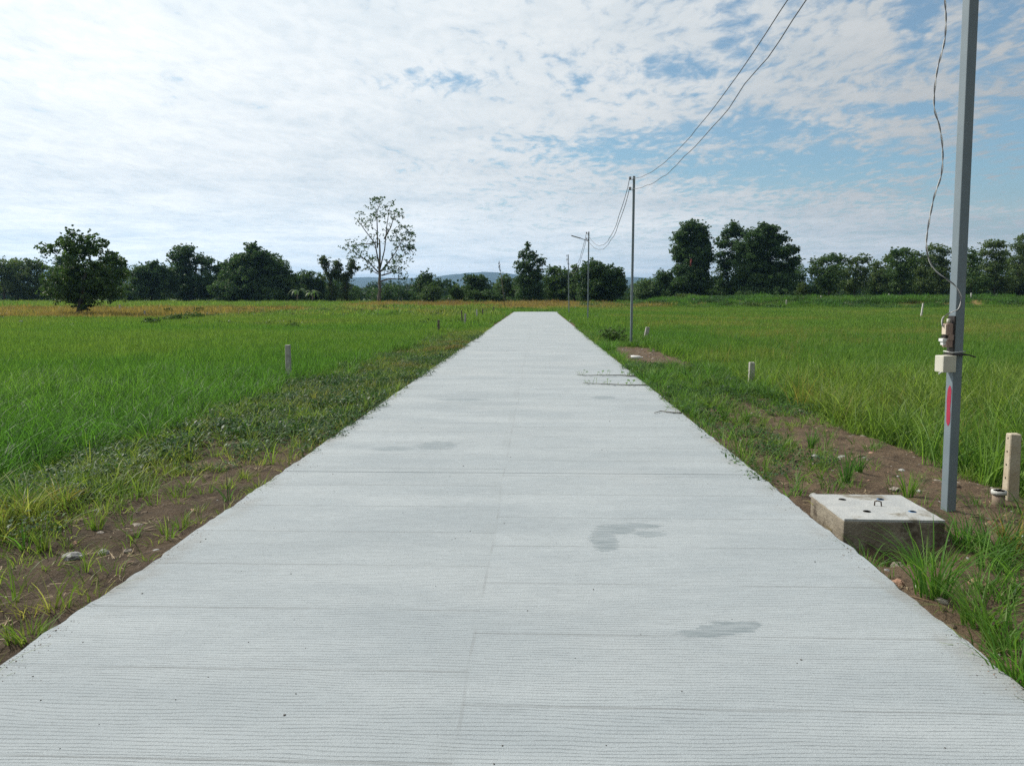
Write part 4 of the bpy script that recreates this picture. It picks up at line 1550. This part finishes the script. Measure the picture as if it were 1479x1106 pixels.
tree(371, 440, 132, [(366, 360, 10, 11), (374, 372, 18, 12), (352, 384, 22, 18), (388, 385, 22, 18), (335, 400, 18, 20), (368, 402, 36, 24), (408, 398, 16, 20), (420, 410, 13, 18), (345, 422, 28, 14), (395, 424, 34, 14)], 'largest dark bushy tree in the left tree line', 'dark', .34, 3.0, 7, .3, group=GRP)
tree(449, 438, 137, [(444, 402, 16, 11), (456, 408, 15, 12), (446, 420, 22, 12)], 'round topped tree between the dark bushy tree and vine covered trunks', 'dark', .32, 2.6, 8, group=GRP)
tree(430, 438, 130, [(416, 410, 10, 10), (426, 424, 15, 10)], 'low leafy tree at the right foot of the dark bushy tree', 'mid', .30, 2.4, 9, .12, group=GRP)


# vine-covered forked trunks
def viney(limbs, Yd, label, seed):
    r = np.random.default_rng(seed)
    k = Yd / F
    bp = at(*limbs[0][0], Yd)
    base = (bp.x, Yd, gh(bp.x, Yd))
    e = empty('tree', base, label, 'tree', GRP)
    mb = MB()
    blobs = []
    for li, L in enumerate(limbs):
        P = [at(a, b, Yd) + Vector((0, .25 * li, 0)) for a, b in L]
        if li == 0: P[0].z = base[2]
        mb.tube(P, [.26 * (1 - .18 * i) * (1 if li == 0 else .7) for i in range(len(P))], 7)
        for a, b in zip(P[:-1], P[1:]):
            n = max(2, int((b - a).length / .55))
            for j in range(n):
                c = a.lerp(b, (j + r.random()) / n)
                q = r.uniform(.5, 1.0)
                blobs.append((tuple(c + Vector((r.normal(0, .2), r.normal(0, .2), 0))), (q, q, q * .9)))
    t = mb.build('trunk', M_bark_d, e)
    shift(t.data, base)
    V, Fq, A, Cl = leaf_cloud(blobs, .24, 2.3, r, 5, .5)
    me = mesh_np('vines', V, Fq, {'rnd': ('FACE', A), 'clump': ('FACE', Cl)})
    shift(me, base)
    link('vines', me, LM['olive'], e)


viney([[(481, 438), (479, 418), (476, 402)], [(477, 404), (470, 390), (466, 376)], [(477, 402), (484, 392), (488, 378)], [(466, 378), (461, 372)]], 134, 'vine covered trunk forked like a letter Y', 301)
viney([[(499, 438), (499, 418), (500, 402)], [(500, 404), (504, 392), (508, 379)], [(499, 404), (492, 398), (487, 396)], [(508, 381), (514, 388)]], 134, 'vine covered trunk right of the Y shaped one', 302)

# tall sparse tree
r9 = np.random.default_rng(77)
Y9 = 130
b9 = at(548, 436, Y9)
base9 = (b9.x, Y9, gh(b9.x, Y9))
env = [(550, 300, 24, 17, 36), (530, 318, 20, 14, 26), (572, 312, 15, 18, 22), (548, 335, 26, 20, 22), (520, 352, 22, 12, 22), (505, 358, 14, 7, 12), (582, 345, 18, 24, 60), (592, 360, 9, 10, 20), (575, 376, 20, 16, 40), (532, 374, 20, 9, 20), (580, 396, 12, 10, 16), (562, 388, 12, 8, 14), (516, 366, 14, 6, 10), (590, 335, 8, 14, 10), (545, 288, 10, 7, 10), (535, 390, 14, 6, 8)]
tg9 = []
for (x, y, rx, ry, n) in env:
    for _ in range(n):
        a = r9.normal(size=3)
        a /= np.linalg.norm(a)
        q = r9.uniform() ** .4
        c = at(x + a[0] * q * rx, y + a[2] * q * ry, Y9)
        tg9.append((c.x, Y9 + a[1] * q * rx * Y9 / F, c.z))
e9 = empty('tree', base9, 'tallest sparse tree with pale branches showing against the sky', 'tree', GRP)
tp9 = at(548, 345, Y9)
L9 = []
for (pl, dy) in [([(548, 385), (543, 352), (531, 335), (520, 318)], -.8), ([(545, 358), (544, 335), (542, 308), (546, 290)], .6), ([(549, 388), (554, 360), (556, 322), (558, 298)], .9),
                 ([(550, 392), (562, 380), (574, 366), (586, 346)], -.9), ([(547, 394), (532, 379), (516, 368), (500, 358)], .5), ([(555, 345), (566, 330), (574, 312)], -1.2), ([(551, 398), (566, 393), (580, 396)], .8), ([(543, 350), (530, 352), (514, 350)], 1.2)]:
    L9.append([(lambda c_: (c_.x, Y9 + dy * i, c_.z))(at(a_, b_, Y9)) for i, (a_, b_) in enumerate(pl)])
mb = skeleton(base9, tg9, r9, .30, .28, (tp9.x, Y9, tp9.z), L9, 1.5)
tp9b = at(538, 335, Y9)
t9 = mb.build('trunk', M_bark, e9)
shift(t9.data, base9)
Vs, A9, C9 = [], [], []
for q in tg9:
    nl = r9.integers(8, 17)
    dr_ = r9.normal(size=3) * np.array([1, 1, .6])
    dr_ /= np.linalg.norm(dr_)
    p = np.array(q) + dr_ * r9.uniform(-.55, .55, (nl, 1)) + r9.normal(0, .10, (nl, 3))
    t = r9.normal(size=(nl, 3))
    t[:, 2] -= .5
    t /= np.linalg.norm(t, axis=1, keepdims=True)
    s = np.cross(t, r9.normal(size=(nl, 3)))
    s /= np.linalg.norm(s, axis=1, keepdims=True)
    L = r9.uniform(.20, .38, (nl, 1))
    Vs.append(np.stack([p - t * L * .5, p - s * L * .33, p + t * L * .5, p + s * L * .33], 1))
    A9.append(r9.uniform(0, 1, nl))
    C9.append(np.full(nl, r9.uniform()))
V = np.concatenate(Vs).reshape(-1, 3)
me = mesh_np('crown', V, np.arange(len(V)).reshape(-1, 4), {'rnd': ('FACE', np.concatenate(A9)), 'clump': ('FACE', np.concatenate(C9))})
shift(me, base9)
link('crown', me, LM['dark'], e9)

tree(617, 436, 132, [(616, 402, 9, 10), (614, 412, 16, 12), (606, 420, 12, 12), (628, 414, 12, 12)], 'compact dark tree right of the tallest sparse tree', 'dark', .28, 2.8, 12, .18, group=GRP)
tree(625, 436, 124, [(622, 418, 11, 9), (630, 424, 12, 9), (620, 428, 14, 8)], 'lighter green bush in front of the compact dark tree', 'pale', .26, 2.6, 13, .08, group=GRP, cat='bush', name='bush')
tree(686, 436, 134, [(679, 403, 10, 6), (692, 405, 11, 8), (685, 413, 16, 10), (698, 418, 10, 10)], 'dark flat topped tree before the blue hills', 'dark', .28, 2.4, 14, .18, group=GRP)
tree(660, 436, 128, [(656, 420, 11, 8), (665, 425, 12, 8)], 'low bush left of the flat topped tree', 'mid', .26, 2.6, 15, .08, group=GRP, cat='bush', name='bush')
tree(689, 436, 124, [(684, 426, 13, 7), (696, 429, 11, 6)], 'low rounded bush below the flat topped tree', 'mid', .26, 2.8, 16, .08, group=GRP, cat='bush', name='bush')
tree(714, 436, 124, [(709, 426, 12, 7), (720, 430, 9, 6)], 'dark bush at the foot of the feathered pole', 'dark', .26, 2.8, 17, .08, group=GRP, cat='bush', name='bush')
tree(730, 436, 140, [(728, 404, 8, 8), (726, 414, 12, 11), (736, 418, 10, 12)], 'small grey green tree behind the feathered pole', 'pale', .28, 2.3, 18, .14, group=GRP)
tree(765, 436, 134, [(762, 357, 5, 6), (758, 368, 9, 8), (768, 370, 8, 7), (750, 384, 8, 8), (764, 384, 14, 10), (779, 381, 9, 10), (757, 398, 14, 11), (774, 397, 16, 11), (763, 414, 23, 14), (766, 428, 25, 8)], 'pointed loose crowned tree left of the road end poles', 'dark', .27, 2.2, 19, .22, group=GRP, subr=.32)
tree(806, 436, 138, [(800, 391, 11, 7), (812, 396, 11, 8), (798, 406, 15, 10), (816, 410, 14, 12), (805, 424, 24, 11)], 'hazy tree behind the last leaning pole', 'mid', .29, 2.4, 20, .2, group=GRP)
tree(830, 436, 136, [(830, 389, 6, 7), (828, 402, 10, 12), (832, 420, 11, 14)], 'narrow pale tree just left of the round dark tree', 'pale', .28, 2.3, 21, .15, group=GRP)
tree(867, 437, 120, [(856, 388, 17, 11), (872, 390, 14, 9), (848, 404, 16, 16), (868, 404, 22, 16), (884, 408, 14, 18), (862, 421, 26, 13), (894, 396, 8, 9), (896, 412, 8, 14), (884, 424, 14, 10)], 'round dark tree with dense crown behind the street lamp', 'dark', .28, 3.4, 22, .3, group=GRP)
tree(938, 436, 140, [(934, 412, 14, 9), (948, 416, 13, 10), (930, 422, 18, 9)], 'pale rounded tree right of the second pole', 'pale', .28, 2.5, 23, .14, group=GRP)
tree(962, 437, 138, [(956, 398, 10, 8), (966, 402, 9, 9), (958, 412, 14, 11), (970, 420, 14, 12)], 'dark tree at the left foot of the tall dense tree', 'dark', .28, 2.5, 24, .16, group=GRP)
tree(1001, 438, 136, [(996, 329, 12, 10), (1012, 331, 11, 10), (984, 345, 15, 14), (1004, 347, 20, 14), (1018, 352, 11, 14), (982, 366, 14, 12), (1002, 368, 24, 15), (1021, 370, 10, 12), (995, 388, 22, 13), (1013, 388, 12, 12), (1000, 406, 26, 13), (984, 420, 22, 12), (1010, 424, 24, 10)], 'tall dense tree with a square top right of the second pole', 'dark', .28, 3.2, 25, .34, group=GRP)
tree(1046, 438, 140, [(1058, 328, 9, 8), (1050, 339, 9, 8), (1066, 336, 10, 8), (1078, 340, 9, 8), (1042, 351, 9, 8), (1056, 356, 14, 11), (1040, 370, 9, 12), (1058, 378, 14, 14), (1044, 392, 12, 14), (1050, 412, 18, 14), (1040, 426, 20, 10)], 'loose topped tall tree between the two dense ones', 'dark', .28, 2.5, 26, .3, group=GRP, subr=.33)
tree(1106, 438, 132, [(1104, 330, 10, 8), (1114, 334, 11, 9), (1090, 345, 16, 12), (1112, 350, 16, 12), (1128, 344, 10, 9), (1076, 360, 14, 13), (1096, 366, 22, 14), (1124, 364, 18, 13), (1146, 362, 9, 6), (1152, 376, 9, 6), (1080, 386, 22, 18), (1110, 388, 24, 18), (1138, 388, 14, 15), (1088, 412, 28, 16), (1122, 412, 26, 16), (1106, 428, 42, 9)], 'broad massive dark tree in the middle of the right side', 'dark', .28, 3.2, 27, .36, group=GRP)
tree(1160, 437, 102, [(1160, 414, 6, 6), (1158, 422, 8, 8), (1162, 429, 8, 7)], 'small upright olive bush standing alone on the bank', 'olive', .17, 3.0, 28, .05, group=GRP, cat='bush', name='bush')
TEAK = 'teak like trees in the right tree row'
for i, (bx, bl, lab) in enumerate([
    (1196, [(1186, 378, 13, 6), (1202, 374, 13, 7), (1218, 376, 10, 7), (1178, 391, 13, 8), (1196, 392, 20, 10), (1186, 408, 20, 12), (1206, 410, 18, 12)], 'leafy tree right of the massive dark tree'),
    (1232, [(1234, 378, 9, 7), (1248, 374, 9, 7), (1226, 392, 12, 10), (1244, 392, 13, 11), (1236, 410, 20, 13)], 'narrow tree in a dip of the right tree row'),
    (1272, [(1268, 382, 10, 6), (1280, 374, 9, 6), (1264, 396, 14, 9), (1282, 392, 12, 9), (1272, 411, 20, 13)], 'tree with gappy top left of the middle teaks'),
    (1300, [(1294, 365, 11, 6), (1308, 364, 10, 6), (1290, 378, 10, 7), (1306, 380, 15, 9), (1316, 374, 8, 6), (1300, 395, 18, 11), (1302, 412, 20, 12)], 'layered teak tree midway along the right row'),
    (1330, [(1324, 368, 7, 6), (1334, 378, 10, 8), (1326, 392, 13, 10), (1330, 410, 17, 13)], 'slim teak tree left of the tallest middle teak'),
    (1350, [(1348, 359, 11, 6), (1360, 364, 10, 7), (1346, 374, 14, 8), (1362, 378, 13, 9), (1352, 393, 19, 11), (1354, 412, 22, 12)], 'sunlit teak tree just left of the big pole'),
    (1402, [(1400, 366, 8, 7), (1410, 374, 12, 8), (1400, 390, 14, 11), (1404, 410, 18, 13)], 'teak tree just right of the big pole'),
    (1436, [(1430, 353, 12, 6), (1444, 354, 9, 6), (1424, 366, 11, 7), (1442, 368, 15, 8), (1434, 384, 20, 10), (1428, 402, 20, 12), (1446, 410, 18, 12)], 'spreading teak tree with flat layers near the right edge'),
    (1474, [(1478, 346, 8, 7), (1468, 358, 11, 8), (1484, 362, 12, 9), (1474, 378, 18, 12), (1476, 398, 22, 15), (1470, 416, 20, 11)], 'taller tree cut off by the right edge'),
]):
    tree(bx, 438, 134 + (i % 3) * 4, bl, lab, 'teak' if i % 3 else 'mid', .28, 2.0, 40 + i, .18, group=TEAK, subr=.31, twigs=2)
for i, (bx, s_) in enumerate([(1530, 1.0), (1590, .9), (-70, .95)]):
    tree(bx, 438, 138, [(bx + a, 438 - (438 - b_) * s_, c_, d_) for a, b_, c_, d_ in [(-8, 366, 13, 8), (10, 362, 14, 8), (-10, 384, 18, 10), (12, 384, 18, 11), (0, 406, 24, 14)]], ['leafy tree beyond the right edge of the view', 'second leafy tree beyond the right edge', 'leafy tree beyond the left edge of the view'][i], 'mid', .3, 2.0, 60 + i, .2, group=TEAK)


tree(160, 438, 152, [(152, 388, 14, 9), (168, 382, 13, 9), (176, 394, 12, 10), (160, 400, 22, 12), (158, 416, 22, 12)], 'hazier tree showing behind the right side of the big lone tree', 'mid', .32, 2.2, 70, .2, group=GRP)
tree(94, 438, 155, [(84, 378, 12, 8), (98, 372, 11, 8), (92, 392, 18, 12), (96, 412, 20, 13)], 'tree mostly hidden behind the crown of the big lone tree', 'mid', .32, 2.2, 71, .2, group=GRP)
tree(332, 438, 150, [(326, 386, 10, 8), (340, 380, 9, 8), (332, 398, 15, 12), (334, 416, 18, 12)], 'tree filling the gap left of the largest bushy tree', 'dark', .32, 2.3, 72, .2, group=GRP)
# banana plants
def banana(px, Yd, hpx, label, seed):
    r = random.Random(seed)
    x = at(px, 436, Yd).x
    z = gh(x, Yd)
    H = hpx / F * Yd
    e = empty('banana_plant', (x, Yd, z), label, 'banana plant', 'banana plants before the tree line')
    MB().tube([(0, 0, -.05), (.02, 0, H * .3), (.05, 0, H * .55)], [.16, .13, .09], 8).build('stem', M_bark, e)
    V, Fq, A = [], [], []
    for i in range(9):
        az = i * 2.4 + r.uniform(-.3, .3)
        L = H * r.uniform(.5, .75)
        up = r.uniform(.9, 1.9)
        w = L * .12
        d = Vector((math.cos(az), math.sin(az), 0))
        s = Vector((-d.y, d.x, 0))
        prev = None
        for k in range(7):
            t = k / 6
            c = Vector((.05, 0, H * .5)) + d * (L * t * .8) + Vector((0, 0, L * (up * t - 1.15 * t * t * up)))
            ww = w * (math.sin(math.pi * min(1, .08 + t * .95)) ** .6)
            a, b = c + s * ww, c - s * ww
            V += [tuple(a - Vector((0, 0, ww * .3))), tuple(c), tuple(b - Vector((0, 0, ww * .3)))]
            q = len(V) - 3
            if prev is not None:
                Fq += [(prev, prev + 1, q + 1, q), (prev + 1, prev + 2, q + 2, q + 1)]
                v_ = r.random()
                A += [v_, v_]
            prev = q
    me = mesh_np('leaves', V, Fq, {'rnd': ('FACE', A), 'clump': ('FACE', A)})
    link('leaves', me, LM['pale'], e)


banana(430, 124, 30, 'ragged banana plant before the dark bushy tree', 1)
banana(452, 124, 27, 'banana plant left of the Y shaped trunk', 2)

# bushes in the left field
for i, (x, y, Yd, w_, h_, lab, lm) in enumerate([
    (217, 464, 42, 13, 9, 'small dark round bush in the back of the left field', 'mid'),
    (250, 459, 48, 16, 9, 'wide shaggy bush right of the small round bush', 'mid'),
    (280, 455, 54, 14, 9, 'green shrub right of the shaggy bush', 'mid'),
    (145, 483, 33, 16, 6, 'low dark clump of weeds in the bright rice', 'mid'),
    (290, 448, 70, 12, 7, 'brownish shrub at the start of the weedy ridge', 'olive'),
    (245, 449, 68, 7, 9, 'grey twiggy shrub at the edge of the dry field', 'olive'),
    (470, 452, 72, 26, 9, 'broad low shrub mound before the Y shaped trunk', 'mid'),
    (512, 451, 72, 16, 6, 'low shrub right of the broad mound', 'olive'),
    (423, 470, 38, 12, 8, 'dark weed clump behind the lone grey post', 'mid'),
    (345, 449, 74, 18, 6, 'low olive shrub below the largest bushy tree', 'olive'),
    (550, 446, 80, 18, 7, 'brown weedy mound under the tallest sparse tree', 'olive'),
    (884, 483, 26, 20, 15, 'dark grassy shrub at the foot of the second pole', 'mid'),
    (757, 446, 80, 12, 4, 'low green bush behind the road end', 'mid')]):
    r = np.random.default_rng(500 + i)
    k = Yd / F
    c = at(x, y, Yd)
    zg = gh(c.x, Yd)
    wb = [((c.x + r.normal(0, .4) * w_ * k, Yd + r.normal(0, .5) * w_ * k, zg + max(.1, (c.z - zg)) * r.uniform(.5, 1.0)), (w_ * k * .55, w_ * k * .5, h_ * k * .6)) for _ in range(5)]
    V, Fq, A, Cl = leaf_cloud(wb, .11 if Yd > 40 else .075, 1.3, r, 8, .4)
    V[:, 2] = np.maximum(V[:, 2], zg)
    e = empty('bush', (c.x, Yd, zg), lab, 'bush', 'bushes scattered over the fields')
    me = mesh_np('foliage', V, Fq, {'rnd': ('FACE', A), 'clump': ('FACE', Cl)})
    shift(me, (c.x, Yd, zg))
    link('foliage', me, LM[lm], e)
    mb = MB()
    for j in range(5):
        a = r.uniform(0, 6.28)
        q = Vector((math.cos(a) * w_ * k * .4, math.sin(a) * w_ * k * .4, max(.15, (c.z - zg)) * .9))
        mb.tube([(0, 0, -.02), tuple(q * .5 + Vector((0, 0, .03))), tuple(q)], [.015, .01, .005], 5)
    mb.build('stem', M_bark_d, e)

# undergrowth and distant woods: masses
r = np.random.default_rng(900)
wb = []
for x in np.arange(-150, 135, 1.7):
    pxx = 775 + x / 145 * F
    h = np.interp(pxx, [0, 60, 170, 190, 320, 340, 480, 500, 600, 640, 740, 750, 840, 895, 905, 930, 945, 1140, 1150, 1500], [4.6, 4.6, 5, 6, 6, 5.6, 4.2, 2.6, 2.6, 1.1, 1.1, 4.4, 4.4, 3.4, 1.0, 1.0, 5.0, 5.8, 6.6, 6.6]) * r.uniform(.7, 1.1) * (1 + .55 * nz(x, 3, .16, 31))
    y = 147 + r.normal(0, 2.2)
    wb.append(((x, y, gh(x, y) + h * .5), (1.7, 1.9, h * .6)))
V, Fq, A, Cl = leaf_cloud(wb, .36, 1.5, r, 7, .42)
me = mesh_np('undergrowth', V, Fq, {'rnd': ('FACE', A), 'clump': ('FACE', Cl)})
tag(link('undergrowth', me, LM['dark']), 'dark undergrowth filling the foot of the tree line', 'undergrowth', kind='stuff')
wb = []
for row, (yy_, hh_) in enumerate([(230, 4.0), (330, 5.5), (520, 7), (900, 9)]):
    for x in np.arange(-yy_ * .85, yy_ * .85, 5.0 + row * 2.2):
        y = yy_ + r.normal(0, 10)
        if row == 0 and r.random() < .55: continue
        h = hh_ * r.uniform(.65, 1.25) * (1 + .25 * nz(x, yy_, .01, 5))
        wb.append(((x, y, gh(x, y) + h * .5), (3.2 + row * 1.5, 3.0 + row, h * .62)))
V, Fq, A, Cl = leaf_cloud(wb, 1.0, 1.6, r, 9, .40)
me = mesh_np('distant_woods', V, Fq, {'rnd': ('FACE', A), 'clump': ('FACE', Cl)})
tag(link('distant_woods', me, LM['woods']), 'far off hazy woods seen between the nearer trees', 'woods', kind='stuff')

# pole with a feathery tip, cloth in the tree
q = at(729, 441, 92)
t_ = at(723, 390, 92)
z = gh(q.x, 92)
e = empty('bamboo_pole', (q.x, 92, z), 'thin leaning pole with a feathery tip beyond the road end', 'pole')
MB().tube([(0, 0, -.1), ((t_.x - q.x) * .45, 0, (t_.z - z) * .5), (t_.x - q.x, 0, t_.z - z)], [.045, .04, .03], 7).build('pole', M_wood, e)
V, Fq, A = leaflets(46, .10, (0, 1.15), .22, 5, .9)
V = [Vector(p) + Vector((t_.x - q.x - .05 - .12 * p[2], 0, t_.z - z - .15)) for p in V]
link('feather_tip', mesh_np('feather_tip', [tuple(p) for p in V], Fq, {'rnd': ('FACE', [.9 for _ in A])}), M_wood, e)
q = at(999, 379, 131.5)
bm = bmesh.new()
gr = [[bm.verts.new((i * .10 - .15 + .05 * math.sin(j), .10 * math.sin(i * 1.7 + j), -j * .24)) for i in range(4)] for j in range(6)]
for j in range(5):
    for i in range(3):
        bm.faces.new((gr[j][i], gr[j][i + 1], gr[j + 1][i + 1], gr[j + 1][i]))
me = bpy.data.meshes.new('cloth')
bm.to_mesh(me)
bm.free()
M_cloth = surface('red_cloth', (.20, .05, .05), (.28, .08, .07), 4, .9, .2)
o = link('cloth', me, M_cloth, None, (q.x, 132.2, q.z + .6))
md = o.modifiers.new('thick', 'SOLIDIFY')
md.thickness = .01
tag(o, 'red cloth hanging in the tall dense square topped tree', 'cloth')

# ------------------------------------------------------------------ haze
hm, g = mk('haze')
vp = g.n('ShaderNodeVolumePrincipled', {'Color': (.34, .62, 1.0, 1), 'Density': .00011, 'Anisotropy': .3})
g.n('ShaderNodeOutputMaterial', {'Volume': vp.outputs[0]})
mb = MB()
mb.box((0, 4700, 97), (15600, 9900, 220))
hz = mb.build('haze', hm)
tag(hz, 'thin blue haze in the air over the farmland', 'haze', kind='stuff')
cy.volume_step_rate = 1
